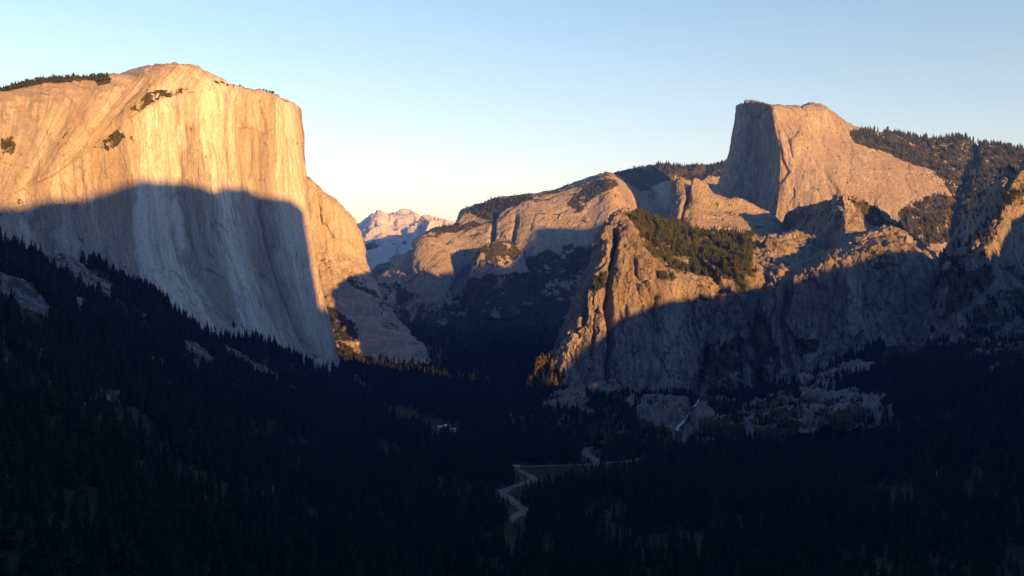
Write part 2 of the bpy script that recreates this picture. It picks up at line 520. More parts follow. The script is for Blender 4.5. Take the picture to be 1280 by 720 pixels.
loft('shoulder', 'granite_cliff', tr(shoulder), M_shl, [80, 70, 60, 60], .95, seed=4.0,
     disp=[('fbm', 8, 160, 3.0), ('facet', 4.5, 100, 5), ('facet', 2, 34, 5, 5), ('fbm', 1.6, 14, 2.0), ('flute', 6, 40, 1)],
     veg_shade=[([(400, 382), (420, 384), (445, 408), (450, 425), (410, 430), (402, 400)], .75, 5),
          ([(432, 343), (452, 343), (470, 363), (492, 385), (482, 388), (455, 364), (434, 360)], .55, 5),
          ([(470, 385), (548, 455), (548, 462), (480, 412)], .42, 6), ([(385, 425), (440, 432), (500, 462), (400, 480)], .9, 6)],
     pale=[([(400, 372), (470, 372), (548, 460), (470, 450), (430, 410)], .85, 6)],
     back=(600, 60, -200), label='sunlit granite shoulder behind the prow of the great left cliff', cat='cliff')

# distant peaks
far1 = [[(c[0], c[1] + 6, 16000 + c[2]), (c[0] + 2, c[1] + (308 - c[1]) * .5, 15200), (c[0] + 6, 322, 14000)] for c in
        [(400, 290, 0), (432, 284, 100), (452, 277, 0), (466, 267, -200), (474, 264, -300), (486, 267, 0), (500, 265, 200), (516, 267, 0), (526, 275, -100), (540, 281, 300), (580, 295, 300), (640, 300, 0)]]
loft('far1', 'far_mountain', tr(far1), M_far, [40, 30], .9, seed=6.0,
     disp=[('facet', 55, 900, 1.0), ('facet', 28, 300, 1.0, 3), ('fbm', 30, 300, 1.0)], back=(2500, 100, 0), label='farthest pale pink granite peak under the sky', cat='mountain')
far2 = [[(c[0], c[1], 13000 + c[2]), (c[0] - 4, c[1] + (320 - c[1]) * .5, 12600 + c[2]), (c[0] - 8, 330, 11800)] for c in
        [(500, 305, 800), (518, 291, 600), (528, 280, 300), (535, 274, -300), (548, 276, -100), (565, 279, 100), (600, 287, 300), (660, 300, 500)]]
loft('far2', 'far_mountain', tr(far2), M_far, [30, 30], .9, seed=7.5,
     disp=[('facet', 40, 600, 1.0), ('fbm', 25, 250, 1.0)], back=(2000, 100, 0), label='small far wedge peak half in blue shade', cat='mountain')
far3 = [[(c[0], c[1], 8600 + c[2]), (c[0] + 2, c[1] + 14, 8300), (c[0] + 4, c[1] + 34, 8000), (c[0] + 6, 385, 7400)] for c in
        [(400, 316, 200), (440, 313, 100), (456, 309, 0), (475, 303, -100), (495, 301, 0), (515, 302, 200), (535, 306, 400), (580, 312, 600), (640, 320, 600)]]
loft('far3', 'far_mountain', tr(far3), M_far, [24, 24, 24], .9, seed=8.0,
     disp=[('facet', 25, 350, 1.2), ('fbm', 25, 220, 1.0)], veg_shade=[([(440, 300), (540, 300), (540, 306), (470, 308), (440, 318)], .5, 3)],
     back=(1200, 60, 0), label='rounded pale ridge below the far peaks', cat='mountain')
far4 = [[(c[0], c[1], 6300 + c[2]), (c[0] + 2, c[1] + 18, 6100), (c[0] + 4, 372, 5900), (c[0] + 6, 400, 5500)] for c in
        [(400, 352, 200), (450, 345, 0), (468, 336, -200), (485, 330, 300), (500, 324, 200), (520, 321, 0), (545, 322, 0), (600, 330, 0)]]
loft('far4', 'far_mountain', tr(far4), M_mid, [24, 24, 24], .9, seed=9.0,
     disp=[('facet', 18, 200, 1.2), ('fbm', 18, 130, 1.0)], veg_slope=(.5, .8, .5), back=(800, 60, 0), label='low rocky ridge behind the gap in the valley', cat='mountain')

# shaded crest behind the dome
crest = [[(c[0], c[1], 6700), (c[0] + 3, c[1] + 35, 6500), (c[0] + 5, 300, 6300), (c[0] + 5, 380, 6100)] for c in
         [(640, 250), (700, 240), (745, 230), (772, 220), (800, 216), (830, 214), (860, 213), (890, 209), (920, 207), (960, 212), (1000, 220)]]
loft('crest', 'mountain_ridge', tr(crest), M_mid, [45, 30, 15], 1.0, seed=10.0,
     disp=[('fbm', 28, 400, 1.5), ('facet', 16, 150, 2.0), ('fbm', 8, 40, 1.5)], veg_shade=[([(740, 226), (780, 212), (840, 206), (915, 200), (915, 222), (850, 226), (800, 238), (760, 250)], .95, 4)],
     back=(900, 40, 0), label='long forested crest in blue shade behind the steep dome', cat='mountain')

# the long wall across the valley
wall = []
for s, a in zip([(440, 372, 4750), (466, 356, 4750), (480, 343, 4740), (499, 330, 4730), (513, 308, 4680), (530, 294, 4680), (548, 285, 4760), (568, 281, 4850), (576, 266, 4980), (592, 261, 5000),
                 (622, 251, 4950), (660, 247, 4850), (698, 238, 4850), (732, 226, 4850), (758, 219, 4800), (776, 223, 4900), (800, 240, 5100), (840, 270, 5300)],
                [(440, 390, 4650), (470, 380, 4600), (488, 372, 4560), (510, 362, 4500), (528, 340, 4460), (546, 330, 4460), (562, 326, 4500), (580, 322, 4560), (594, 312, 4600), (612, 308, 4600),
                 (635, 305, 4540), (668, 300, 4500), (704, 298, 4500), (738, 290, 4480), (768, 288, 4450), (790, 290, 4550), (810, 300, 4750), (850, 320, 4950)]):
    wall.append([(q[0], q[1], q[2] * 1.14) for q in (s, a, (a[0] + 10, a[1] + 48, a[2] - 130), (a[0] + 18, 410, 4150), (a[0] + 22, 432, 3900))])
loft('wall', 'mountain_ridge', tr(wall), M_mid, [100, 70, 45, 20], .75, seed=12.0,
     disp=[('fbm', 15, 420, 1.5), ('facet', 6, 260, 3.0), ('facet', 3, 70, 3.5, 4), ('fbm', 2.5, 30, 2.0)],
     carve=[([(617, 268), (616, 285), (613, 300)], 3.0, 55), ([(513, 310), (509, 325), (508, 338)], 3.5, 45), ([(645, 270), (640, 300), (630, 330)], 3.0, 22),
            ([(590, 330), (575, 350), (568, 370)], 4.0, 35)],
     veg_shade=[([(585, 262), (625, 248), (662, 243), (668, 250), (640, 258), (610, 272), (592, 268)], .95, 3), ([(545, 284), (570, 280), (605, 276), (600, 284), (560, 290), (540, 298)], .85, 3),
          ([(712, 250), (735, 225), (765, 222), (775, 232), (745, 240), (728, 262), (718, 268)], .85, 5), ([(660, 246), (700, 236), (720, 230), (700, 242)], .7, 3),
          ([(470, 352), (500, 350), (520, 370), (490, 395), (470, 380)], .55, 8), ([(480, 392), (560, 378), (640, 328), (720, 305), (820, 315), (860, 460), (430, 460)], .7, 16), ([(470, 408), (560, 402), (640, 385), (720, 375), (860, 380), (860, 460), (430, 460)], 1.0, 12), ([(540, 350), (600, 360), (560, 400), (500, 400)], .45, 10)],  # scrub over the wall's foot also paints its shade darker
     veg_slope=(.72, .92, .5), back=(900, 30, 0), label='long sunlit granite wall across the valley, its foot in deep blue shade', cat='mountain')
spur = []
for s in [(560, 402, 4200), (575, 382, 4180), (583, 355, 4160), (590, 325, 4150), (600, 309, 4150), (615, 301, 4170), (632, 303, 4200), (650, 314, 4250), (672, 334, 4330), (700, 356, 4420)]:
    spur.append([s, (s[0] + 5, s[1] + 14, s[2] - 60), (s[0] + 11, s[1] + 36, s[2] - 120), (s[0] + 20, max(s[1] + 52, 398), s[2] - 190)])
spur = [[(a, b, c * 1.205) for a, b, c in cc] for cc in spur]
loft('spur', 'rock_spur', tr(spur), M_mid, [40, 50, 45], .75, seed=13.0,
     disp=[('fbm', 9, 140, 1.5), ('facet', 4, 80, 2.0), ('fbm', 2.5, 20, 1.5)], veg_shade=[([(588, 322), (600, 302), (632, 300), (652, 318), (640, 330), (610, 335), (590, 335)], .62, 5), ([(560, 352), (620, 342), (700, 340), (740, 430), (540, 430)], .85, 10)],  # lower scrub patch darkens the spur's colour where its shade falls
     veg_slope=(.6, .85, .5), back=(250, 120, 30), label='rounded wooded rock spur in front of the long valley wall', cat='mountain')

# the steep dome with the split face
K = .56
dome = [
    [(935, 134, 9700), (930, 165, 9700), (920, 205, 9700), (905, 245, 9700), (890, 300, 9700)],
    [(921, 133, 9350), (917, 160, 9320), (908, 202, 9280), (894, 242, 9230), (880, 300, 9180)],
    [(930, 127, 9200), (930, 162, 9130), (924, 205, 9060), (914, 248, 9000), (905, 300, 8900)],
    [(945, 127, 9060), (949, 163, 9010), (951, 205, 8960), (947, 250, 8900), (944, 300, 8800)],
    [(957, 130, 8830), (962, 160, 8720), (970, 198, 8620), (969, 240, 8500), (960, 300, 8400)],
    [(963, 131, 8720), (968, 158, 8590), (975, 198, 8500), (972, 245, 8410), (966, 300, 8330)],
    [(965.5, 131, 8722), (970.5, 158, 8591), (978, 198, 8500), (975, 245, 8408), (970, 300, 8322)],
    [(975, 131, 8780), (980, 162, 8600), (990, 200, 8490), (990, 245, 8395), (988, 300, 8290)],
    [(1000, 133, 8900), (1002, 168, 8600), (1012, 205, 8450), (1016, 245, 8330), (1018, 300, 8200)],
    [(1014, 130.5, 8960), (1021, 172, 8640), (1034, 206, 8460), (1040, 246, 8315), (1043, 300, 8150)],
    [(1031, 134, 9000), (1042, 176, 8680), (1058, 208, 8470), (1066, 246, 8300), (1070, 300, 8100)],
    [(1051, 147, 9050), (1075, 186, 8700), (1095, 214, 8480), (1104, 248, 8290), (1108, 305, 8050)],
    [(1074, 160, 9100), (1112, 192, 8740), (1132, 219, 8490), (1140, 254, 8280), (1145, 310, 8000)],
    [(1110, 167, 9150), (1150, 198, 8780), (1168, 224, 8480), (1174, 262, 8240), (1178, 315, 7950)],
    [(1150, 173, 9150), (1182, 204, 8760), (1194, 230, 8450), (1196, 268, 8200), (1198, 318, 7900)],
    [(1200, 172, 9100), (1215, 206, 8700), (1218, 234, 8400), (1218, 270, 8150), (1218, 318, 7900)],
    [(1255, 184, 9000), (1262, 210, 8600), (1262, 236, 8300), (1262, 270, 8100), (1262, 318, 7900)],
    [(1340, 192, 8900), (1340, 215, 8600), (1340, 240, 8300), (1340, 270, 8100), (1340, 318, 7900)],
]
dome = [[(a, b, c * K) for a, b, c in cc] for cc in dome]
loft('dome', 'granite_dome', tr(dome), M_dome, [80, 80, 80, 40], .7, seed=15.0,
     disp=[('fbm', 10, 300, 2.0), ('facet', 2.6, 120, 3.5), ('facet', 1.3, 32, 3.5, 4), ('fbm', 1.3, 12, 1.5), ('flute', 4, 45, 1)],
     carve=[([(928, 128), (934, 140), (942, 150), (955, 138), (962, 136)], 2.0, 14), ([(968, 146), (973, 160), (974, 176), (979, 198), (985, 215)], 1.4, 12), ([(976, 150), (986, 172), (990, 196)], 1.0, 7), ([(985, 215), (975, 230), (966, 262)], 2.0, 16), ([(1000, 131), (1003, 136), (1010, 142)], 1.5, 6),
            ([(1020, 205), (1035, 222), (1045, 240)], 3.0, 8), ([(1220, 180), (1205, 225), (1190, 290)], 9.0, 45)],
     veg_shade=[([(1060, 165), (1085, 160), (1110, 176), (1140, 185), (1150, 200), (1178, 205), (1170, 214), (1130, 200), (1100, 186), (1085, 185), (1068, 178)], .95, 4),
          ([(1085, 156), (1130, 164), (1160, 175), (1200, 168), (1290, 178), (1290, 230), (1230, 240), (1200, 300), (1150, 312), (1125, 290), (1128, 262), (1160, 248), (1190, 238), (1172, 215), (1150, 200), (1120, 180)], .8, 7)],
     pale=[([(1005, 202), (1012, 202), (1012, 240), (1004, 240)], .7, 3)], stain_shade=[([(915, 125), (968, 130), (976, 160), (982, 200), (984, 245), (970, 300), (870, 300), (890, 245), (908, 200)], .8, 2), ([(1030, 205), (1042, 205), (1050, 245), (1036, 245)], .5, 3), ([(1012, 135), (1030, 150), (1090, 215), (1075, 220)], .25, 5)],  # first streaky mask paints extra shade into the sheer face's colour
     back=(500, 60, 0), label='steep granite dome split by a sheer shaded face, sunlit on its back', cat='mountain')

# pale double-topped knoll in front of the dome
knoll = []
for s in [(826, 288, 4150), (834, 268, 4100), (838, 238, 4060), (846, 223, 4030), (855, 224, 4010), (861, 233, 4000), (868, 224, 4010), (878, 228, 4010), (888, 240, 4000), (905, 247, 3990), (925, 247, 3990), (945, 258, 3990), (965, 269, 4000), (985, 284, 4030), (1010, 302, 4080)]:
    knoll.append([s, (s[0], s[1] + .35 * (290 - s[1]) + 2, s[2] - 60), (s[0] - 2, s[1] + .75 * (296 - s[1]) + 5, s[2] - 220), (s[0] - 2, 312, s[2] - 420)])
knoll = [[(a, b, c * .8) for a, b, c in cc] for cc in knoll]
loft('knoll', 'granite_knoll', tr(knoll), M_dome, [50, 60, 30], .7, seed=17.0,
     disp=[('fbm', 6, 110, 1.2), ('facet', 2, 50, 1.4), ('facet', 1.1, 16, 1.4, 3), ('fbm', 1.2, 10, 1.0)], veg_slope=(.6, .95, .32),
     carve=[([(860, 226), (861, 250), (850, 272)], 2.2, 36)], back=(350, 80, 40), label='pale sunlit granite knoll with two round tops before the steep dome', cat='rock')
# notched shoulder right of the knoll
notch = []
for s in [(970, 292, 3950), (984, 268, 3900), (992, 262, 3840), (1012, 256, 3700), (1036, 250, 3540), (1052, 243, 3430), (1064, 246, 3440), (1080, 256, 3470), (1102, 268, 3500), (1126, 286, 3520), (1150, 306, 3540)]:
    notch.append([s, (s[0] + 1, s[1] + 14, s[2] - 30), (s[0] + 3, s[1] + 30, s[2] - 90), (s[0] + 6, 318, s[2] - 280)])
notch = [[(a, b, c * .83) for a, b, c in cc] for cc in notch]
loft('notch', 'granite_knoll', tr(notch), M_rock, [36, 36, 25], .7, seed=18.0,
     disp=[('fbm', 5, 70, 1.6), ('facet', 5, 50, 2.0), ('facet', 2.5, 18, 2.0, 3), ('fbm', 1.5, 8, 1.2)],
     veg_shade=[([(1060, 248), (1080, 254), (1130, 286), (1150, 310), (1110, 300), (1085, 272)], .7, 4), ([(1000, 268), (1045, 268), (1050, 290), (1000, 290)], .35, 4)],
     carve=[([(1075, 262), (1062, 276)], 2.5, 12)],
     back=(300, 60, 60), label='rocky knoll with a shaded left face below the steep dome', cat='rock')

# cathedral-like buttress on the right with the wooded shelf
butt = [
    [(630, 503, 2520), (630, 505, 2490), (631, 508, 2450), (633, 512, 2420), (638, 525, 2330), (650, 545, 2150)],
    [(656, 489, 2490), (657, 491, 2450), (659, 496, 2400), (664, 503, 2360), (675, 522, 2250), (695, 555, 2050)],
    [(668, 474, 2490), (670, 477, 2440), (673, 486, 2390), (680, 498, 2340), (694, 525, 2200), (716, 565, 1950)],
    [(686, 452, 2490), (688, 456, 2430), (692, 472, 2380), (700, 492, 2330), (716, 528, 2140), (742, 570, 1870)],
    [(700, 414, 2500), (703, 420, 2430), (708, 450, 2375), (718, 488, 2310), (738, 532, 2080), (766, 580, 1800)],
    [(716, 372, 2520), (720, 380, 2430), (728, 430, 2370), (742, 488, 2290), (764, 536, 2020), (792, 582, 1750)],
    [(736, 330, 2550), (741, 340, 2440), (750, 412, 2365), (766, 490, 2270), (788, 540, 1980), (818, 582, 1730)],
    [(757, 290, 2600), (763, 302, 2460), (776, 402, 2360), (793, 492, 2250), (812, 543, 1960), (842, 582, 1720)],
    [(776, 262, 2680), (788, 298, 2440), (803, 400, 2330), (818, 492, 2230), (835, 545, 1940), (862, 582, 1720)],
    [(805, 273, 2780), (818, 318, 2390), (830, 408, 2300), (842, 495, 2210), (858, 545, 1940), (880, 582, 1720)],
    [(845, 284, 2850), (852, 342, 2330), (862, 415, 2280), (872, 496, 2200), (884, 542, 1950), (902, 580, 1730)],
    [(890, 291, 2860), (896, 344, 2310), (900, 415, 2270), (902, 495, 2200), (908, 540, 1960), (920, 580, 1730)],
    [(930, 296, 2880), (936, 344, 2330), (928, 412, 2300), (922, 492, 2230), (926, 538, 1990), (935, 580, 1740)],
    [(975, 300, 2860), (980, 345, 2420), (965, 412, 2400), (955, 490, 2330), (955, 538, 2080), (960, 580, 1780)],
    [(1030, 305, 2820), (1030, 350, 2520), (1010, 415, 2500), (1000, 490, 2430), (1000, 538, 2180), (1005, 580, 1850)],
]
def apron(cc, ty, fy):
    c = list(cc)
    t, f = c[4], c[5]
    c[4] = (t[0], ty, 1850 + .25 * max(0, t[2] - 1950)); c[5] = (f[0], fy, 1680 + .25 * max(0, t[2] - 1950))
    return c


butt = [apron(c, 516 if i > 2 else 519, 556) for i, c in enumerate(butt)]
butt = [[(a, b, c + (170 * sstep(740, 900, a) if 1 <= i <= 3 else 0)) for i, (a, b, c) in enumerate(cc)] for cc in butt]
loft('butt', 'granite_buttress', tr(butt), M_rock, [90, 150, 140, 70, 30], .7, seed=21.0,
     disp=[('fbm', 13, 190, 3.0), ('facet', 8, 110, 7.0), ('facet', 4.5, 40, 7.0, 5), ('facet', 2.0, 14, 5.0, 9), ('crack', 7, 60, 9.0, 6), ('ridge', 4, 38, 6.0, 4), ('fbm', 1.2, 7, 1.6)],
     carve=[([(768, 288), (764, 320), (762, 350), (759, 380), (766, 420), (760, 470)], 3.8, 42), ([(822, 370), (818, 390), (824, 412)], 3.0, 22), ([(690, 440), (706, 420), (716, 395), (722, 380)], 3.0, 16),
            ([(905, 360), (898, 400), (885, 440), (878, 480), (862, 515), (842, 545)], 5.0, 28), ([(815, 470), (790, 515), (765, 545)], 4.0, 16), ([(735, 345), (728, 380), (722, 420)], 2.5, 16)],
     veg_shade=[([(780, 266), (806, 272), (846, 283), (892, 290), (945, 295), (940, 332), (932, 372), (915, 366), (908, 350), (880, 338), (846, 338), (822, 318), (800, 302), (792, 288)], .72, 9),
          ([(742, 345), (758, 338), (762, 358), (745, 366)], .9, 4), ([(670, 472), (685, 455), (705, 470), (692, 492), (672, 492)], .95, 4), ([(820, 335), (850, 345), (842, 352), (815, 345)], .7, 4),
          ([(888, 425), (940, 395), (955, 500), (960, 560), (875, 560)], .66, 22), ([(640, 500), (700, 515), (760, 528), (800, 525), (850, 535), (860, 560), (700, 580), (640, 560)], .72, 10), ([(720, 505), (770, 498), (800, 520), (760, 530)], .7, 8)],
     pale=[([(690, 480), (730, 480), (750, 520), (710, 518)], .3, 8)],
     back=(500, 80, 60), label='rugged granite buttress with sunlit top and wooded shelf, right of the valley gap', cat='cliff')
# small rounded tops on the wooded shelf
for nm, pts, Yb, lab in (('topA', [(938, 338), (946, 322), (958, 305), (975, 294), (990, 290), (1002, 291), (1012, 300), (1022, 318), (1030, 335)], 2820, 'small rounded granite top among trees, left of the dark cliff rim'),
                         ('topB', [(1030, 330), (1046, 316), (1062, 300), (1085, 290), (1108, 284), (1122, 286), (1136, 297), (1150, 312), (1160, 330)], 2600, 'sloping sunlit granite slab on the rim of the dark cliff')):
    tp = [[(a, b, Yb), (a - 2, b + 8, Yb - 25), (a - 4, b + 20, Yb - 70), (a - 6, 352, Yb - 130)] for a, b in pts]
    loft(nm, 'granite_slab', tr(tp), M_rock, [22, 26, 26], .9, seed=23.0 + len(nm) + Yb / 100, disp=[('fbm', 4, 60, 1.2), ('facet', 4, 30, 1.6), ('facet', 2, 11, 1.6, 3), ('fbm', 1.2, 7, 1)],
         veg_slope=(.75, .95, .3), veg_shade=[([(960, 330), (1000, 318), (1030, 330), (1000, 345)], .8, 4)] if nm == 'topA' else [], back=(160, 40, 10), label=lab, cat='rock')

# dark cliff
dark = [
    [(930, 335, 2650), (936, 362, 2360), (930, 425, 2310), (924, 505, 2240), (928, 545, 2000), (934, 582, 1740)],
    [(955, 325, 2700), (960, 352, 2330), (958, 415, 2285), (954, 495, 2215), (960, 540, 1990), (966, 582, 1760)],
    [(1000, 322, 2700), (1004, 344, 2300), (1004, 400, 2262), (1000, 470, 2205), (1005, 530, 2000), (1010, 580, 1770)],
    [(1045, 312, 2650), (1048, 328, 2280), (1050, 390, 2242), (1050, 452, 2185), (1055, 526, 1980), (1060, 580, 1750)],
    [(1090, 303, 2600), (1092, 314, 2275), (1096, 380, 2236), (1100, 440, 2175), (1102, 524, 1960), (1106, 580, 1730)],
    [(1128, 303, 2600), (1134, 312, 2290), (1140, 380, 2250), (1142, 440, 2185), (1142, 514, 1980), (1145, 575, 1740)],
    [(1155, 312, 2620), (1166, 322, 2320), (1172, 382, 2280), (1173, 440, 2215), (1170, 505, 2010), (1172, 570, 1760)],
    [(1160, 322, 2700), (1172, 334, 2480), (1178, 390, 2450), (1178, 448, 2400), (1175, 510, 2200), (1178, 570, 1900)],
    [(1150, 335, 2900), (1160, 350, 2800), (1168, 400, 2800), (1168, 455, 2750), (1165, 515, 2500), (1168, 570, 2200)],
]
dark = [apron(c, 512 - 1.5 * i, 548 - 3 * i) for i, c in enumerate(dark)]
dark = [[(a, b, c + (150 if 1 <= i <= 3 else 0)) for i, (a, b, c) in enumerate(cc)] for cc in dark]
loft('dark', 'granite_cliff', tr(dark), M_rock, [30, 110, 110, 90, 35], .75, seed=25.0,
     disp=[('fbm', 12, 150, 3), ('facet', 7, 90, 7), ('facet', 3.5, 32, 7.0, 5), ('facet', 1.8, 12, 5.0, 9), ('crack', 7, 55, 9.0, 6), ('ridge', 4, 34, 6.0, 4), ('terrace', 1.5, 70, 1), ('fbm', 1.1, 7, 1.5)],
     carve=[([(985, 355), (978, 400), (985, 450), (1000, 500)], 4.0, 22), ([(935, 380), (940, 440), (950, 500)], 6.0, 30)],
     veg_shade=[([(1085, 310), (1120, 320), (1125, 332), (1090, 335)], .55, 6), ([(930, 400), (965, 385), (980, 440), (985, 480), (1010, 530), (940, 570)], .62, 20),
          ([(1145, 440), (1180, 420), (1180, 530), (1130, 530), (1120, 505)], .95, 8), ([(990, 420), (1030, 425), (1020, 440), (1000, 445)], .7, 6),
          ([(1000, 505), (1080, 500), (1090, 520), (1150, 525), (1150, 560), (980, 575)], .5, 10), ([(1010, 525), (1150, 520), (1180, 580), (990, 585)], .7, 10)],
     pale=[([(1040, 430), (1150, 430), (1140, 500), (1080, 520), (1020, 510)], .75, 10), ([(1055, 345), (1080, 345), (1085, 410), (1060, 420)], .35, 6)],
     back=(500, 60, 60), label='dark broken cliff with pale scree foot, in shade on the right', cat='cliff')

# far right mountainside
side = [
    [(1120, 352, 2900), (1120, 400, 2500), (1122, 450, 2350), (1130, 500, 1950), (1140, 540, 1700)],
    [(1165, 335, 2850), (1165, 385, 2400), (1168, 440, 2280), (1172, 494, 1920), (1180, 532, 1660)],
    [(1186, 310, 2800), (1187, 350, 2330), (1190, 430, 2240), (1195, 488, 1900), (1200, 528, 1640)],
    [(1204, 276, 2760), (1207, 335, 2330), (1210, 418, 2240), (1215, 482, 1880), (1222, 524, 1620)],
    [(1230, 236, 2700), (1235, 300, 2390), (1238, 404, 2270), (1243, 474, 1860), (1250, 518, 1600)],
    [(1254, 213, 2640), (1258, 262, 2470), (1262, 395, 2310), (1266, 468, 1850), (1275, 514, 1590)],
    [(1282, 202, 2600), (1288, 250, 2530), (1290, 388, 2350), (1292, 463, 1840), (1300, 512, 1580)],
    [(1360, 176, 2640), (1365, 260, 2580), (1365, 378, 2400), (1365, 455, 1800), (1370, 508, 1560)],
    [(1500, 150, 2700), (1500, 280, 2600), (1500, 380, 2400), (1500, 450, 1900), (1500, 540, 1500)],
]
loft('side', 'mountainside', tr(side), M_rock, [110, 100, 90, 50], .75, seed=27.0,
     disp=[('fbm', 18, 220, 1.6), ('facet', 9, 120, 3), ('facet', 4, 40, 3, 5), ('facet', 1.6, 13, 2.0, 9), ('fbm', 1.5, 9, 1.3)],
     carve=[([(1275, 205), (1240, 250), (1215, 300), (1200, 330)], 5.0, 30)],
     veg_shade=[([(1180, 345), (1230, 335), (1250, 345), (1215, 380), (1180, 400)], .8, 10), ([(1230, 370), (1300, 350), (1300, 390), (1240, 410), (1180, 470), (1180, 430)], .6, 10),
          ([(1170, 420), (1240, 430), (1180, 520), (1150, 520)], .9, 10), ([(1180, 490), (1290, 470), (1290, 600), (1180, 600)], .7, 8), ([(1225, 265), (1260, 240), (1285, 225), (1285, 240), (1250, 270)], .8, 6)],
     veg_slope=(.6, .85, .75), pale=[([(1230, 350), (1270, 330), (1290, 330), (1250, 375), (1220, 385)], .4, 8)],
     back=(500, 80, 0), label='steep rocky mountainside at the right edge, lit only along its crest', cat='mountain')

# ------------------------------------------------------------------ valley terrain
RIVER_PX = [(641, 655), (640, 650), (648, 644), (654, 637), (643, 629), (631, 620), (629, 614), (642, 609), (660, 603), (668, 599), (658, 593), (649, 588), (646, 584.5),
            (660, 583.5), (690, 582.5), (731, 581.5), (746, 580), (742, 574), (733, 569), (733, 562), (744, 558), (757, 554), (762, 551), (754, 548), (747, 543)]
ARM_PX = [(748, 580), (762, 578.5), (787, 577), (804, 572)]


def ground_pt(px, py):
    Y = -FLOOR * FPX / (py - HY)
    return ((px - CX) / FPX * Y, Y)


RIVER = [ground_pt(*p) for p in RIVER_PX]
ARM = [ground_pt(*p) for p in ARM_PX]


def softp(x, k):
    return k * np.logaddexp(0, x / k)


def terrain_z(X, Y):
    Yc = np.clip(Y, -200, 3300)
    toe = -62 - (Yc - 985) * .141
    d = softp(toe - 130 - X, 35)
    left = .356 * np.power(np.maximum(d, 1e-3), 1.08)
    left = left * sstep(3500, 2700, Y) * np.where(Y < 0, 1, 1)
    left = np.minimum(left, 520)
    toer = 520 + .05 * (Y - 1000)
    right = .42 * softp(X - toer, 40)
    right = np.minimum(right, 100) * sstep(4500, 2500, Y)
    near = softp(302 - .5 * Y, 30) * sstep(1500, 700, Y) * sstep(1300, 500, np.abs(X))
    near = np.minimum(near, 620)
    p = np.stack([X, Y, np.zeros_like(X)], -1)
    rough = sstep(5, 60, left + right + near)
    nz = fbm(p, 240, 5, 1, 31) * (3 + 26 * rough) + ridged(p, 90, 4, 1, 33) * 5 * rough
    rv = np.minimum(dist_poly(RIVER, X, Y), dist_poly(ARM, X, Y))
    nz = nz * sstep(10, 120, rv)
    camclear = sstep(15, 150, np.hypot(X, Y))
    far = sstep(6000, 14000, Y) * 100
    return FLOOR + np.maximum(left, np.maximum(right, near)) + nz * camclear - far


ang = np.concatenate([np.linspace(-180, -40, 40)[:-1], np.linspace(-40, 40, 760), np.linspace(40, 180, 40)[1:]])
rad = np.concatenate([[0, 15, 40, 90, 160], np.geomspace(230, 600, 40), np.geomspace(603, 3600, 620), np.geomspace(3650, 22000, 64)])
AA, RR = np.meshgrid(np.radians(ang), rad)
TX, TY = RR * np.sin(AA), RR * np.cos(AA)
TZ = terrain_z(TX, TY)
TG = np.stack([TX, TY, TZ], -1)
TN = normals(TG)
TN = np.where(TN[..., 2:3] < 0, -TN, TN)
tpx, tpy = np.where(TY > 1, TX / np.maximum(TY, 1) * FPX + CX, -9999), np.where(TY > 1, HY - TZ / np.maximum(TY, 1) * FPX, 9999)
w1 = fbm(TG, 60, 4, 1, 41); w2 = fbm(TG, 60, 4, 1, 42)


def tmask(poly, jit=6):
    return inside(poly, tpx + jit * w1, tpy + jit * w2)


SLABS = [[(226, 428), (240, 428), (268, 448), (266, 456), (248, 452), (232, 442)], [(278, 432), (300, 440), (330, 458), (352, 476), (382, 490), (376, 496), (340, 484), (318, 468), (290, 450)], [(236, 452), (256, 456), (258, 466), (240, 464)],
         [(300, 488), (322, 494), (320, 504), (304, 500)], [(345, 505), (362, 515), (356, 522), (346, 518)], [(0, 340), (28, 352), (64, 384), (60, 396), (30, 384), (0, 362)], [(0, 445), (18, 452), (22, 468), (0, 468)],
         [(0, 262), (60, 298), (110, 336), (150, 366), (138, 372), (90, 346), (40, 318), (0, 290)], [(52, 468), (70, 474), (66, 486), (54, 482)], [(100, 494), (124, 500), (118, 508), (102, 504)], [(128, 490), (150, 492), (152, 506), (134, 504)],
         [(84, 374), (100, 376), (124, 384), (118, 392), (90, 386)], [(188, 448), (206, 452), (212, 464), (192, 458)], [(440, 470), (458, 480), (470, 490), (462, 492), (444, 480)], [(336, 610), (348, 612), (346, 620), (338, 618)],
         [(165, 385), (200, 402), (196, 408), (170, 394)], [(310, 638), (335, 642), (334, 648), (314, 646)]]
RK = np.zeros(TX.shape)
for s in SLABS:
    RK = np.maximum(RK, tmask(s, 5))
MEADOW = [[(470, 503), (500, 506), (520, 514), (545, 522), (575, 532), (570, 540), (530, 534), (490, 518)], [(655, 585), (730, 583), (740, 590), (700, 600), (672, 604)], [(470, 548), (500, 556), (540, 562), (520, 566), (470, 560)]]
MD = np.zeros(TX.shape)
for s in MEADOW:
    MD = np.maximum(MD, tmask(s, 5))
RVD = np.minimum(dist_poly(RIVER, TX, TY), dist_poly(ARM, TX, TY))
RK, MD = blur(RK, 1), blur(MD, 1)


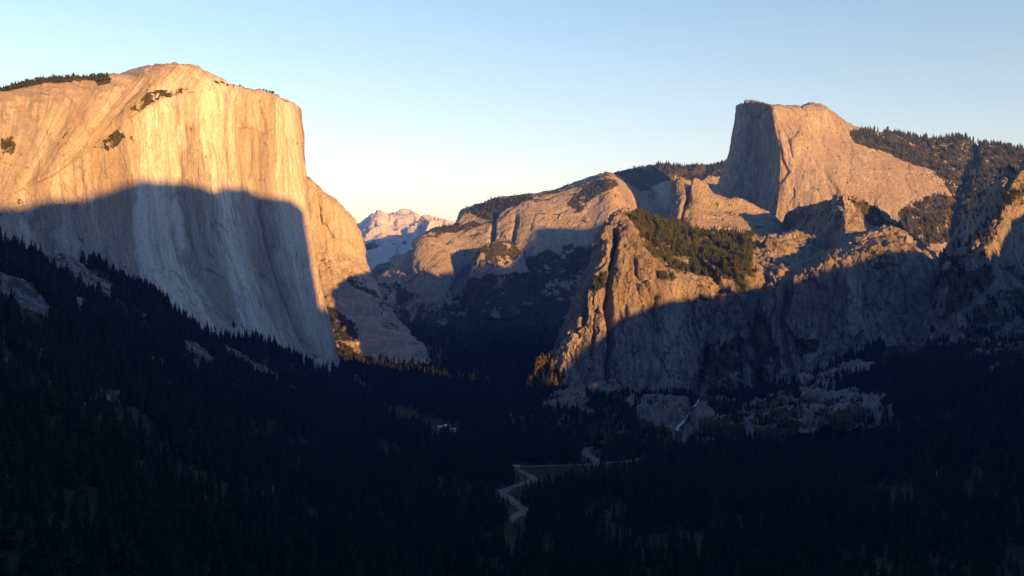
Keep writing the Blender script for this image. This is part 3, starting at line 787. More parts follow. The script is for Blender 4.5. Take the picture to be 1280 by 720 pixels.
def ground_material():
    m, nt = nt_new('forest_floor'); k = NT(nt)
    pos = nt.nodes.new('ShaderNodeNewGeometry').outputs['Position']
    soil = k.mix(k.ramp(k.noise(pos, .03, 6, .7), .35, .65), (.022, .026, .012), (.05, .045, .026))
    grass = k.mix(k.ramp(k.noise(pos, .02, 6, .65), .35, .65), (.013, .020, .007), (.027, .032, .013))
    rock = k.mix(k.ramp(k.noise(k.mapping(pos, (1, 1, .3)), .05, 6, .7), .35, .65), (.035, .033, .03), (.19, .18, .165))
    c = k.mix(k.attr('meadow'), soil, grass)
    rf = k.ramp(k.math('ADD', k.math('MULTIPLY', k.attr('rock'), .9), k.math('MULTIPLY', k.math('SUBTRACT', k.noise(pos, .03, 7, .75), .5), 2.4)), .42, .6)
    c = k.mix(rf, c, rock)
    bs = nt.nodes.new('ShaderNodeBsdfPrincipled'); bs.inputs['Roughness'].default_value = .95; bs.inputs['Specular IOR Level'].default_value = .1
    k.link(c, bs.inputs['Base Color'])
    bu = nt.nodes.new('ShaderNodeBump'); bu.inputs['Strength'].default_value = .8; bu.inputs['Distance'].default_value = 3
    k.link(k.noise(pos, .08, 7, .72), bu.inputs['Height']); k.link(bu.outputs[0], bs.inputs['Normal'])
    out = nt.nodes.new('ShaderNodeOutputMaterial'); k.link(bs.outputs[0], out.inputs[0])
    return m


TG[..., 2] += RK * (1.0 + 3.5 * np.clip(ridged(TG, 22, 4, 1, 44), 0, 2))
ground = grid_mesh('ground', TG, ground_material(), {'rock': RK, 'meadow': MD}, None, False)
tag(ground, 'dark valley floor and forested talus slopes under the cliffs', 'ground', None, 'structure')


# ------------------------------------------------------------------ sun survey: the mountain off to the right whose shadow fills the valley
def hit(key, px, py):
    s = SURF[key]
    G = s['G'][s['rb']:]
    a, b = proj(G)
    d = np.hypot(a - px, b - py) + (G[..., 1] - G[..., 1].min()) * .002
    i = np.unravel_index(np.argmin(d), d.shape)
    return G[i]


ca, sa = math.cos(SUN_AZ), math.sin(SUN_AZ)
OFFX, SLP = 1000.0, .5                     # the shading crest runs along X = .5 Y + 1000, outside the view


def crest_need(p):
    w = p[0] * ca + p[1] * sa
    t = (SLP * p[1] + OFFX - p[0]) / (sa + SLP * ca)
    return w, p[2] + t * math.tan(SUN_EL)


EDGE = [('cap', -60, 262), ('cap', 0, 260), ('cap', 30, 257), ('cap', 60, 252), ('cap', 100, 248), ('cap', 125, 244), ('cap', 150, 235), ('cap', 175, 228), ('cap', 200, 226), ('cap', 220, 230), ('cap', 240, 236),
        ('cap', 262, 240), ('cap', 285, 236), ('cap', 305, 239), ('cap', 325, 246), ('cap', 345, 249), ('cap', 362, 252), ('cap', 381, 264), ('cap', 391, 335), ('cap', 398, 388),
        ('butt', 672, 486), ('butt', 690, 478), ('butt', 705, 462), ('butt', 730, 432), ('butt', 760, 405), ('butt', 800, 390), ('butt', 840, 378), ('butt', 880, 370), ('butt', 920, 366), ('dark', 945, 356), ('dark', 1000, 348),
        ('topB', 1060, 322), ('topB', 1100, 312), ('dark', 1140, 315), ('side', 1190, 330), ('side', 1205, 328), ('side', 1240, 308), ('side', 1262, 285), ('side', 1280, 268), ('side', 1330, 240)]
WALL_EDGE = [('wall', 480, 386), ('wall', 505, 382), ('spur', 580, 366), ('spur', 600, 360), ('spur', 620, 346), ('wall', 650, 314), ('wall', 662, 296), ('wall', 668, 286), ('wall', 700, 285), ('wall', 730, 287), ('wall', 760, 278), ('wall', 775, 270)]
req = sorted([crest_need(hit(*e)) for e in EDGE] + [(1240., 238.), (1285., 225.), (1400., 130.)])
req2 = sorted(crest_need(hit(*e)) for e in WALL_EDGE)
import os
if os.environ.get('SURVEY'):
    for e in EDGE + WALL_EDGE:
        h = hit(e[0], e[1], e[2]); print('SURVEY', e, [round(float(x)) for x in h], [round(float(x)) for x in crest_need(h)])
ws = np.array([r[0] for r in req] + [r[0] for r in req2]); hs = np.array([r[1] for r in req] + [r[1] for r in req2])
o_ = np.argsort(ws); ws, hs = ws[o_], hs[o_]
wq = np.concatenate([np.arange(-900, 4300, 12)])
hq = np.interp(wq, ws, hs, left=hs[0], right=hs[-1])
hq = np.where(wq > ws[-1], hs[-1] - (wq - ws[-1]) * 1.0, hq)
hq = np.where(wq < ws[0], hs[0] + 40 * np.sin((wq - ws[0]) / 300), hq)
hq = hq + 9 * perlin(wq / 70, wq * 0 + .3, wq * 0 + .7) + 5 * perlin(wq / 31, wq * 0 + 4.3, wq * 0 + 2.7)
hq = np.maximum(hq, FLOOR + 60)
# from w back to plan position on the crest line
yq = (wq - OFFX * ca) / (sa + SLP * ca)
xq = SLP * yq + OFFX
crestp = np.stack([xq, yq, hq], -1)
ln = np.array([sa, -ca])                                 # away from the valley, towards the sun
rowsr = []
prof = [(420, -.75), (160, -.30), (60, -.10), (0, 0), (-40, -.30), (-90, -.62), (-170, -.86), (-330, -1.05)]
for dd, dz in prof:
    r = crestp.copy()
    r[:, 0] += ln[0] * dd; r[:, 1] += ln[1] * dd
    r[:, 2] = hq + dz * (hq - FLOOR)
    rowsr.append(r)
RG = np.array(rowsr)
RG = spline(RG, [10] * (len(prof) - 1))
RN = normals(RG)
keep = sstep(5, 80, np.abs(RG[..., 2] - hq[None, :]))
RG = RG + RN * ((fbm(RG, 160, 5, 2, 51) * 22)[..., None] * keep[..., None])
ridge_o = grid_mesh('mountain_ridge', RG, M_rock, {'veg_shade': sstep(.3, .7, np.abs(RN[..., 2])) * .8, 'pale': np.zeros(RG.shape[:2]), 'stain_shade': np.zeros(RG.shape[:2]), 'soil': np.zeros(RG.shape[:2])}, None, False)
tag(ridge_o, 'long mountain ridge south of the valley, outside the view to the right', 'mountain', None, 'structure')

# ------------------------------------------------------------------ river, waterfall
def ribbon(name, pts, widths, mat, lift, nseg=24, zfun=None):
    line = spline(np.array(pts, float), [nseg] * (len(pts) - 1))
    wd = np.interp(np.linspace(0, 1, len(line)), np.linspace(0, 1, len(widths)), widths)
    tg = np.gradient(line, axis=0); tg /= np.linalg.norm(tg, axis=1)[:, None] + 1e-9
    nn = np.stack([tg[:, 1], -tg[:, 0]], -1)
    p3 = np.concatenate([line, np.zeros((len(line), 1))], 1)
    jl = fbm(p3, 22, 5, 1, 61, .65) * .6 - .05; jr = fbm(p3, 22, 5, 1, 66, .65) * .6 - .05
    G = []
    for s in np.linspace(-1, 1, 9):
        ww = wd * (1 + (jl if s < 0 else jr)) * .5
        q = line + nn * (s * ww)[:, None]
        z = terrain_z(q[:, 0], q[:, 1]) + lift - .8 * abs(s) ** 4
        G.append(np.stack([q[:, 0], q[:, 1], z], -1))
    return grid_mesh(name, np.array(G), mat, {'edge': np.repeat(np.abs(np.linspace(-1, 1, 9))[:, None], len(line), 1)}, None, False)


def river_material():
    m, nt = nt_new('gravel_river'); k = NT(nt)
    pos = nt.nodes.new('ShaderNodeNewGeometry').outputs['Position']
    gr = k.mix(k.ramp(k.noise(pos, .08, 6, .7), .3, .7), (.075, .062, .048), (.155, .132, .105))
    wet = k.ramp(k.math('ADD', k.noise(pos, .03, 5, .6), k.math('MULTIPLY', k.attr('edge'), .35)), .62, .5)
    c = k.mix(k.math('MULTIPLY', wet, .75), gr, (.045, .05, .052))
    bs = nt.nodes.new('ShaderNodeBsdfPrincipled'); k.link(c, bs.inputs['Base Color'])
    k.link(k.math('SUBTRACT', .95, k.math('MULTIPLY', wet, .25)), bs.inputs['Roughness'])
    out = nt.nodes.new('ShaderNodeOutputMaterial'); k.link(bs.outputs[0], out.inputs[0])
    return m


M_riv = river_material()
n = len(RIVER)
rw = [v * .56 for v in [8, 18, 26, 26, 24, 24, 26, 28, 26, 24, 20, 16, 10, 8, 8, 9, 22, 26, 26, 24, 26, 28, 26, 22, 14]]
rv = ribbon('river', RIVER, rw, M_riv, 1.2)
tag(rv, 'winding pale gravelly river through the dark forest', 'river', None, 'structure')
ra = ribbon('river', ARM, [14, 14, 10, 5], M_riv, 1.35)
tag(ra, 'short pale side arm of the river running right', 'river', None, 'structure')

# ------------------------------------------------------------------ trees
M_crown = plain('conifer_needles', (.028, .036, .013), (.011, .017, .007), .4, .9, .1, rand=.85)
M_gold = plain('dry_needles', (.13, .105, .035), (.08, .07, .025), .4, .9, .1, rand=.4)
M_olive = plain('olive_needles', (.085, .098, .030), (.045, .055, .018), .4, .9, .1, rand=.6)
M_bark = plain('bark', (.10, .07, .05), (.05, .035, .025), 2.0)
M_snag = plain('bleached_wood', (.42, .38, .33), (.28, .25, .21), 1.0)


def soup(name, V, F, mat):
    me = bpy.data.meshes.new(name)
    me.from_pydata(V, [], F)
    me.materials.append(mat)
    me.update()
    return me


def conifer_meshes(seed, slim, full, mat):
    """Unit-height conifer: drooping boughs in uneven whorls round a tapered trunk."""
    r = random.Random(seed)
    V, F = [], []
    lv = 17
    z0 = .10
    for i in range(lv):
        t = i / (lv - 1)
        z = z0 + (1 - z0) * (t ** .92) * .985
        rad_ = slim * (1 - t) ** .8 * (.75 + .5 * r.random()) + .012
        if t < .12:
            rad_ *= .75
        nb = max(4, int(9 * (1 - t * .5) * full))
        a0 = r.random() * 6.28
        for b in range(nb):
            if r.random() < .12:
                continue
            a = a0 + b * 6.283 / nb + r.uniform(-.3, .3)
            L = rad_ * r.uniform(.65, 1.15)
            dr = L * r.uniform(.25, .6)
            ca_, sa_ = math.cos(a), math.sin(a)
            wv = L * r.uniform(.28, .42) + .006
            zz = z + r.uniform(-.015, .015)
            k = len(V)
            V += [(0, 0, zz + .018), (ca_ * L * .5 - sa_ * wv, sa_ * L * .5 + ca_ * wv, zz - dr * .45), (ca_ * L, sa_ * L, zz - dr), (ca_ * L * .5 + sa_ * wv, sa_ * L * .5 - ca_ * wv, zz - dr * .45),
                  (ca_ * L * .55, sa_ * L * .55, zz - dr * .2 + .02), (ca_ * L * .55, sa_ * L * .55, zz - dr * .9 - .03)]
            F += [(k, k + 1, k + 4), (k + 1, k + 2, k + 4), (k + 2, k + 3, k + 4), (k + 3, k, k + 4), (k, k + 5, k + 2)]
    k = len(V)
    V += [(.012, 0, .93), (-.006, .01, .93), (-.006, -.01, .93), (0, 0, 1.0)]
    F += [(k, k + 1, k + 3), (k + 1, k + 2, k + 3), (k + 2, k, k + 3)]
    crown = soup('crown', V, F, mat)
    TV, TF = [], []
    n = 6
    for j, (z, rr) in enumerate(((-.06, .02), (.1, .016), (.5, .009), (.95, .003))):
        for q in range(n):
            a = 6.283 * q / n
            TV.append((rr * math.cos(a), rr * math.sin(a), z))
    for j in range(3):
        for q in range(n):
            TF.append((j * n + q, j * n + (q + 1) % n, (j + 1) * n + (q + 1) % n, (j + 1) * n + q))
    return crown, soup('trunk', TV, TF, M_bark)


def round_tree_meshes(seed, mat):
    """Unit-height broad crown: leaf clumps spread through an uneven volume on a short trunk."""
    r = random.Random(seed)
    V, F = [], []
    lobes = [(r.uniform(-.22, .22), r.uniform(-.22, .22), r.uniform(.35, .8), r.uniform(.14, .24)) for _ in range(9)]
    for lx, ly, lz, lr in lobes:
        for _ in range(46):
            u = [r.gauss(0, 1) for _ in range(3)]
            l = math.sqrt(sum(c * c for c in u)); rr = lr * (.55 + .55 * r.random())
            c = (lx + u[0] / l * rr, ly + u[1] / l * rr, lz + u[2] / l * rr * .8)
            s = r.uniform(.035, .07)
            k = len(V)
            for _q in range(3):
                V.append((c[0] + r.uniform(-s, s), c[1] + r.uniform(-s, s), c[2] + r.uniform(-s, s)))
            V.append((c[0] + r.uniform(-s, s), c[1] + r.uniform(-s, s), c[2] + r.uniform(-s, s)))
            F += [(k, k + 1, k + 2), (k, k + 2, k + 3)]
    crown = soup('crown', V, F, mat)
    TV, TF = [], []
    n = 6
    for z, rr in ((-.06, .035), (.2, .025), (.6, .012)):
        for q in range(n):
            a = 6.283 * q / n
            TV.append((rr * math.cos(a), rr * math.sin(a), z))
    for j in range(2):
        for q in range(n):
            TF.append((j * n + q, j * n + (q + 1) % n, (j + 1) * n + (q + 1) % n, (j + 1) * n + q))
    return crown, soup('trunk', TV, TF, M_bark)


VAR = [conifer_meshes(1, .15, 1.0, M_crown), conifer_meshes(2, .19, 1.1, M_crown), conifer_meshes(3, .125, .9, M_crown), conifer_meshes(4, .22, .9, M_crown)]
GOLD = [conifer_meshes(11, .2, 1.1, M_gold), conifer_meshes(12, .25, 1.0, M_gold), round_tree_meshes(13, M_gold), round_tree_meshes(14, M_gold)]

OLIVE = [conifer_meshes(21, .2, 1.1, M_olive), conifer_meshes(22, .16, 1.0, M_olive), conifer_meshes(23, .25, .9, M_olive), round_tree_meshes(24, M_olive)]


def place_tree(name, meshes, loc, h, w, rot, label, cat, group):
    e = bpy.data.objects.new(name, None)
    e.empty_display_size = 1
    e.location = loc; e.rotation_euler = (0, 0, rot); e.scale = (h * w, h * w, h)
    col.objects.link(e)
    tag(e, label, cat, group)
    for nm, me in (('crown', meshes[0]), ('trunk', meshes[1])):
        c = bpy.data.objects.new(nm, me); c.parent = e
        col.objects.link(c)
    return e


FALL = [(876, 498), (869, 509), (862, 519), (853, 530), (845, 542)]


# candidate trees on the terrain ------------------------------------------------
def scatter_polar(n, r0, r1, a0, a1):
    u = rng.random(n)
    r = np.sqrt(r0 * r0 + u * (r1 * r1 - r0 * r0))
    a = np.radians(rng.uniform(a0, a1, n))
    return r * np.sin(a), r * np.cos(a)


parts_ = [scatter_polar(9500, 640, 1500, -31, 31), scatter_polar(22000, 1500, 2400, -31, 31), scatter_polar(17000, 2400, 3600, -31, 20), scatter_polar(16000, 3600, 7500, -20, 12), scatter_polar(2400, 640, 1500, 31, 43), scatter_polar(1800, 640, 1500, -43, -31), scatter_polar(3500, 1500, 2400, 31, 41)]
cx = np.concatenate([p[0] for p in parts_]); cy = np.concatenate([p[1] for p in parts_])


def grid_lookup(field, X, Y):
    a = np.degrees(np.arctan2(X, Y)); r = np.hypot(X, Y)
    ia = np.clip(np.searchsorted(ang, a), 0, len(ang) - 1); ir = np.clip(np.searchsorted(rad, r), 0, len(rad) - 1)
    return field[ir, ia]


def tz_lookup(X, Y):
    a = np.degrees(np.arctan2(X, Y)); r = np.hypot(X, Y)
    ia = np.clip(np.searchsorted(ang, a) - 1, 0, len(ang) - 2); ir = np.clip(np.searchsorted(rad, r) - 1, 0, len(rad) - 2)
    fa = (a - ang[ia]) / (ang[ia + 1] - ang[ia]); fr = (r - rad[ir]) / (rad[ir + 1] - rad[ir])
    Z = TG[..., 2]
    return (Z[ir, ia] * (1 - fa) + Z[ir, ia + 1] * fa) * (1 - fr) + (Z[ir + 1, ia] * (1 - fa) + Z[ir + 1, ia + 1] * fa) * fr


cz = tz_lookup(cx, cy)
rk = grid_lookup(RK, cx, cy); md = grid_lookup(MD, cx, cy)
# trees standing just in front of the rock slabs, meadows and the river would hide them: there they stay short
front = np.zeros(len(cx))
for k_ in (20, 45, 70, 90):
    ux, uy = cx / np.hypot(cx, cy), cy / np.hypot(cx, cy)
    qx, qy = cx + ux * k_, cy + uy * k_
    rd = np.minimum(dist_poly(RIVER, qx, qy), dist_poly(ARM, qx, qy))
    front = np.maximum(front, (rd < 12) * (1.0))
    if k_ < 60:
        front = np.maximum(front, grid_lookup(RK, qx, qy) * .55)
    if k_ < 90:
        front = np.maximum(front, grid_lookup(MD, qx, qy))
CABS = [ground_pt(550, 537), ground_pt(558.5, 536), ground_pt(566.5, 540)]
for gx_, gy_ in CABS:
    for k_ in (0, 25, 55, 85):
        front = np.maximum(front, np.hypot(cx * (1 + k_ / cy) - gx_, cy + k_ - gy_) < 18)
rd0 = np.minimum(dist_poly(RIVER, cx, cy), dist_poly(ARM, cx, cy))
ok = (rk < .4) & (rd0 > 9) & ((md < .4) | (rng.random(len(cx)) < .08))
dens = fbm(np.stack([cx, cy, cz], -1), 120, 4, 1, 71)
ok &= rng.random(len(cx)) < np.clip(.78 + dens * .8, .1, 1)
ok &= rng.random(len(cx)) > front * .45
hh = 20 + 12 * rng.random(len(cx)) + 9 * rng.random(len(cx)) ** 4 + 6 * dens
hh = np.where(front > .5, hh * .34, hh)
hh = np.where(cy > 3600, hh * 1.15, hh)
ok &= hh > 4
fx_ = cx / cy * FPX + CX; fy_ = HY - (cz + hh * .6) / cy * FPX
ok &= dist_poly(FALL, fx_, fy_) > 12
ok &= ~((fx_ > 425) & (fx_ < 560) & (cy > 2980) & (cy < 3700) & (rng.random(len(cx)) < .85))
cx, cy, cz, hh = cx[ok], cy[ok], cz[ok], hh[ok]

# depth picture of the mountains, to know which trees are seen
W_, H_ = 640, 360
zb = np.full((H_, W_), 1e9)
for s in list(SURF.values()) + [dict(G=TG[RR > 0].reshape(1, -1, 3), rb=0)]:
    g = s['G'].reshape(-1, 3); g = g[g[:, 1] > 200]
    a, b = proj(g)
    ii = np.floor(b / 2).astype(int); jj = np.floor(a / 2).astype(int)
    m_ = (ii >= 0) & (ii < H_) & (jj >= 0) & (jj < W_)
    np.minimum.at(zb, (ii[m_], jj[m_]), g[m_, 1])


def seen(x, y, z):
    a = x / y * FPX + CX; b = HY - z / y * FPX
    i = np.clip(np.floor(b / 2).astype(int), 0, H_ - 1); j = np.clip(np.floor(a / 2).astype(int), 0, W_ - 1)
    return (a > -10) & (a < 1290) & (b > 0) & (b < 725) & (zb[i, j] > y - 40), a, b


vis, ta, tb = seen(cx, cy, cz + hh * .8)
# buried in a cliff? (a tree whose foot lies inside a mountain is dropped)
size = hh / cy * FPX
order = np.argsort(-size * vis)
indiv = set(order[:150].tolist())
# trees standing against the pale foot of the great cliff
ctop = np.interp(ta, [0, 100, 200, 300, 420, 470], [292, 336, 379, 421, 470, 485])
ridge_c = np.where(vis & (ta < 440) & (ta > 0) & (np.abs(tb - ctop) < 14) & (cy < 3100))[0]
ridge_c = ridge_c[np.argsort(-size[ridge_c])][:90]
for i_ in ridge_c:
    hh[i_] *= 1.15
ridge_set = set(int(i) for i in ridge_c) - indiv
for i in sorted(indiv):
    v = VAR[int(rng.integers(4))]
    side_ = 'left slope' if ta[i] < 430 else ('valley floor below the river' if ta[i] < 800 else 'lower right slope')
    place_tree('pine_tree', v, (cx[i], cy[i], cz[i] - .5), hh[i], rng.uniform(.9, 1.25), rng.uniform(0, 6.28), f'dark conifer in the black forest on the {side_}', 'tree', f'conifers in the black forest on the {side_}')
for i in sorted(ridge_set):
    v = VAR[int(rng.integers(4))]
    place_tree('pine_tree', v, (cx[i], cy[i], cz[i] - .5), hh[i], rng.uniform(.8, 1.1), rng.uniform(0, 6.28), 'dark pointed conifer outlined against the foot of the great pale cliff', 'tree', 'conifers outlined against the great pale cliff')


# instanced woods (uncountable): one object of points, trees of the kinds above on them
def woods(name, pts, sizes, protos, label, wid=(.9, 1.25)):
    n = len(pts)
    me = bpy.data.meshes.new(name)
    me.vertices.add(n)
    me.vertices.foreach_set('co', np.asarray(pts, np.float32).reshape(-1))
    for k_, v in (('tall', sizes), ('turn', rng.uniform(0, 6.28, n)), ('wide', rng.uniform(wid[0], wid[1], n))):
        a = me.attributes.new(k_, 'FLOAT', 'POINT'); a.data.foreach_set('value', np.asarray(v, np.float32))
    a = me.attributes.new('pick', 'INT', 'POINT'); a.data.foreach_set('value', rng.integers(0, len(protos), n).astype(np.int32))
    o = bpy.data.objects.new(name, me); col.objects.link(o)
    ng = bpy.data.node_groups.new(name, 'GeometryNodeTree')
    ng.interface.new_socket('Geometry', in_out='INPUT', socket_type='NodeSocketGeometry')
    ng.interface.new_socket('Geometry', in_out='OUTPUT', socket_type='NodeSocketGeometry')
    N, L = ng.nodes, ng.links
    gi, go = N.new('NodeGroupInput'), N.new('NodeGroupOutput')
    iop = N.new('GeometryNodeInstanceOnPoints')
    jn = N.new('GeometryNodeJoinGeometry')
    for crown, trunk in reversed(protos):
        j2 = N.new('GeometryNodeJoinGeometry')
        for src in (crown, trunk):
            oi = N.new('GeometryNodeObjectInfo'); oi.transform_space = 'ORIGINAL'
            oi.inputs['Object'].default_value = src
            oi.inputs['As Instance'].default_value = False
            L.new(oi.outputs['Geometry'], j2.inputs[0])
        g2 = N.new('GeometryNodeGeometryToInstance')
        L.new(j2.outputs[0], g2.inputs[0]); L.new(g2.outputs[0], jn.inputs[0])

    def na(nm, t):
        a_ = N.new('GeometryNodeInputNamedAttribute'); a_.data_type = t; a_.inputs[0].default_value = nm
        return a_.outputs['Attribute']
    iop.inputs['Pick Instance'].default_value = True
    L.new(gi.outputs[0], iop.inputs['Points']); L.new(jn.outputs[0], iop.inputs['Instance'])
    L.new(na('pick', 'INT'), iop.inputs['Instance Index'])
    cr = N.new('ShaderNodeCombineXYZ'); L.new(na('turn', 'FLOAT'), cr.inputs[2])
    L.new(cr.outputs[0], iop.inputs['Rotation'])
    mu = N.new('ShaderNodeMath'); mu.operation = 'MULTIPLY'
    t_ = na('tall', 'FLOAT'); L.new(t_, mu.inputs[0]); L.new(na('wide', 'FLOAT'), mu.inputs[1])
    cs = N.new('ShaderNodeCombineXYZ'); L.new(mu.outputs[0], cs.inputs[0]); L.new(mu.outputs[0], cs.inputs[1]); L.new(t_, cs.inputs[2])
    L.new(cs.outputs[0], iop.inputs['Scale'])
    L.new(iop.outputs[0], go.inputs[0])
    md_ = o.modifiers.new('trees', 'NODES'); md_.node_group = ng
    tag(o, label, 'forest', None, 'stuff')
    return o


def protos_from(name, meshes):
    """crown and trunk objects of the first standing tree that uses each mesh"""
    out = []
    for cm, tm in meshes:
        c = next(o for o in col.objects if o.data == cm)
        t = next(o for o in c.parent.children if o.data == tm) if False else next(o for o in col.objects if o.data == tm)
        out.append((c, t))
    return out


def on_surface(key, n, minveg, h0, h1, limit=None, clump=70):
    s = SURF[key]
    G = s['G'][s['rb'] - 6:]; V = s['V'][s['rb'] - 6:]
    A = np.linalg.norm(np.cross(G[1:, :-1] - G[:-1, :-1], G[:-1, 1:] - G[:-1, :-1]), axis=-1)
    N_ = s['N'][s['rb'] - 6:][:-1, :-1]
    Vc = V[:-1, :-1]
    cl = fbm(G[:-1, :-1], clump, 4, 1, 81)
    wgt = A * np.clip(Vc, 0, 1) ** 1.5 * sstep(minveg, minveg + .3, Vc + .6 * cl) * sstep(.12, .4, np.abs(N_[..., 2]))
    if limit is not None:
        wgt = wgt * inside(limit, s['px'][s['rb'] - 6:][:-1, :-1], s['py'][s['rb'] - 6:][:-1, :-1])
    p = (wgt / wgt.sum()).reshape(-1)
    idx = rng.choice(len(p), n, p=p)
    i, j = np.unravel_index(idx, wgt.shape)
    u, v = rng.random(n)[:, None], rng.random(n)[:, None]
    pt = G[i, j] * (1 - u) * (1 - v) + G[i + 1, j] * u * (1 - v) + G[i, j + 1] * (1 - u) * v + G[i + 1, j + 1] * u * v
    hgt = rng.uniform(h0, h1, n) * rng.uniform(.7, 1.0, n)
    a_, b_ = proj(pt)
    kp = dist_poly(FALL, a_, b_ - hgt * .5 / pt[:, 1] * FPX) > 11
    return (pt - np.array([0, 0, .4]))[kp], hgt[kp]


# sunlit golden trees at the foot of the buttress: things one can tell apart
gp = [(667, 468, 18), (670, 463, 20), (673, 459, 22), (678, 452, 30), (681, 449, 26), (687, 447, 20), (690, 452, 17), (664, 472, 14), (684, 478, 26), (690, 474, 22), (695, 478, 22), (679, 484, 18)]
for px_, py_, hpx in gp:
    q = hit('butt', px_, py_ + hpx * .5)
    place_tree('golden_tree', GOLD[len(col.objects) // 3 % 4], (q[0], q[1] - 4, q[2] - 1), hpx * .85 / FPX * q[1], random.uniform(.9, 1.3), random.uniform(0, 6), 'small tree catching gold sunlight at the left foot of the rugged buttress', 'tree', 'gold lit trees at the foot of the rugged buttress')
dg_ = SURF['dome']; row_ = dg_['G'][dg_['rb']]
rpx = dg_['px'][dg_['rb']]
for q_ in range(40):
    t_ = rng.uniform(1084, 1276)
    i_ = int(np.argmin(np.abs(rpx - t_)))
    q = row_[i_]
    hb = rng.uniform(15, 34)
    place_tree('pine_tree', OLIVE[q_ % 4 if q_ < 8 else q_ % 3], (q[0], q[1] - rng.uniform(2, 40), q[2] - 3), hb, rng.uniform(.8, 1.15), rng.uniform(0, 6.28), 'sunlit conifer on the skyline ridge right of the steep dome', 'tree', 'conifers along the skyline ridge by the dome')
PROTO = protos_from('pine', VAR)
PROTL = protos_from('olive', OLIVE)
PROTG = protos_from('gold', GOLD)

rest = np.array([i for i in range(len(cx)) if i not in indiv and i not in ridge_set])
woods('forest', np.stack([cx[rest], cy[rest], cz[rest] - .5], -1), hh[rest], PROTO, 'dark conifer forest covering the valley floor and lower slopes')


# woods on the heights
def many(specs):
    a, b = [], []
    for sp in specs:
        p_, h_ = on_surface(*sp)
        a.append(p_); b.append(h_)
    return np.concatenate(a), np.concatenate(b)


a, b = many([('butt', 1700, .35, 7, 27, [(770, 255), (960, 285), (960, 400), (770, 400)]), ('topA', 160, .2, 6, 14), ('butt', 60, .3, 8, 14, [(738, 335), (765, 335), (765, 370), (738, 370)])])
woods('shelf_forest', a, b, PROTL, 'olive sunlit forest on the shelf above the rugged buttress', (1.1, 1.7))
a, b = many([('dome', 1700, .35, 10, 36)])
woods('ridge_forest', a, b, PROTL[:3], 'conifer forest on the high ridge right of the steep dome', (.9, 1.3))
a, b = many([('wall', 2600, .5, 12, 26), ('crest', 1500, .4, 16, 34), ('spur', 500, .4, 10, 22)])
woods('distant_forest', a, b, PROTL[:2] + PROTO[:1], 'distant forest along the tops of the valley wall and shaded crest', (1.0, 1.5))
a, b = many([('cap', 330, .4, 5, 10, [(-60, 80), (150, 80), (150, 112), (-60, 150)]), ('cap', 240, .4, 3, 6, [(110, 100), (245, 100), (245, 192), (110, 192)]), ('cap', 60, .3, 3, 8, [(255, 90), (375, 120), (375, 134), (255, 115)]), ('shoulder', 700, .5, 5, 14)])
woods('clifftop_shrubs', a, b, PROTL[2:] + PROTO[:1], 'dark shrubs and small trees on the great left cliff and its shoulder', (1.2, 2.0))
a, b = many([('side', 3600, .5, 10, 24), ('dark', 1900, .55, 8, 22), ('notch', 250, .4, 6, 14), ('butt', 1700, .5, 7, 26, [(640, 395), (960, 395), (960, 585), (640, 585)])])
woods('slope_forest', a, b, PROTO, 'dark trees scattered over the shaded right cliffs and mountainside', (1.0, 1.5))

# ------------------------------------------------------------------ small things in the valley
def box(V, F, c, s, rz=0.0):
    k = len(V)
    cr_, sr_ = math.cos(rz), math.sin(rz)
    for dx in (-1, 1):
        for dy in (-1, 1):
            for dz in (-1, 1):
                x, y = dx * s[0] / 2, dy * s[1] / 2
                V.append((c[0] + x * cr_ - y * sr_, c[1] + x * sr_ + y * cr_, c[2] + dz * s[2] / 2))
    F += [(k, k + 1, k + 3, k + 2), (k + 4, k + 6, k + 7, k + 5), (k, k + 4, k + 5, k + 1), (k + 2, k + 3, k + 7, k + 6), (k, k + 2, k + 6, k + 4), (k + 1, k + 5, k + 7, k + 3)]


def part(name, V, F, mat, parent=None):
    o = bpy.data.objects.new(name, soup(name, V, F, mat)); col.objects.link(o)
    if parent:
        o.parent = parent
    return o


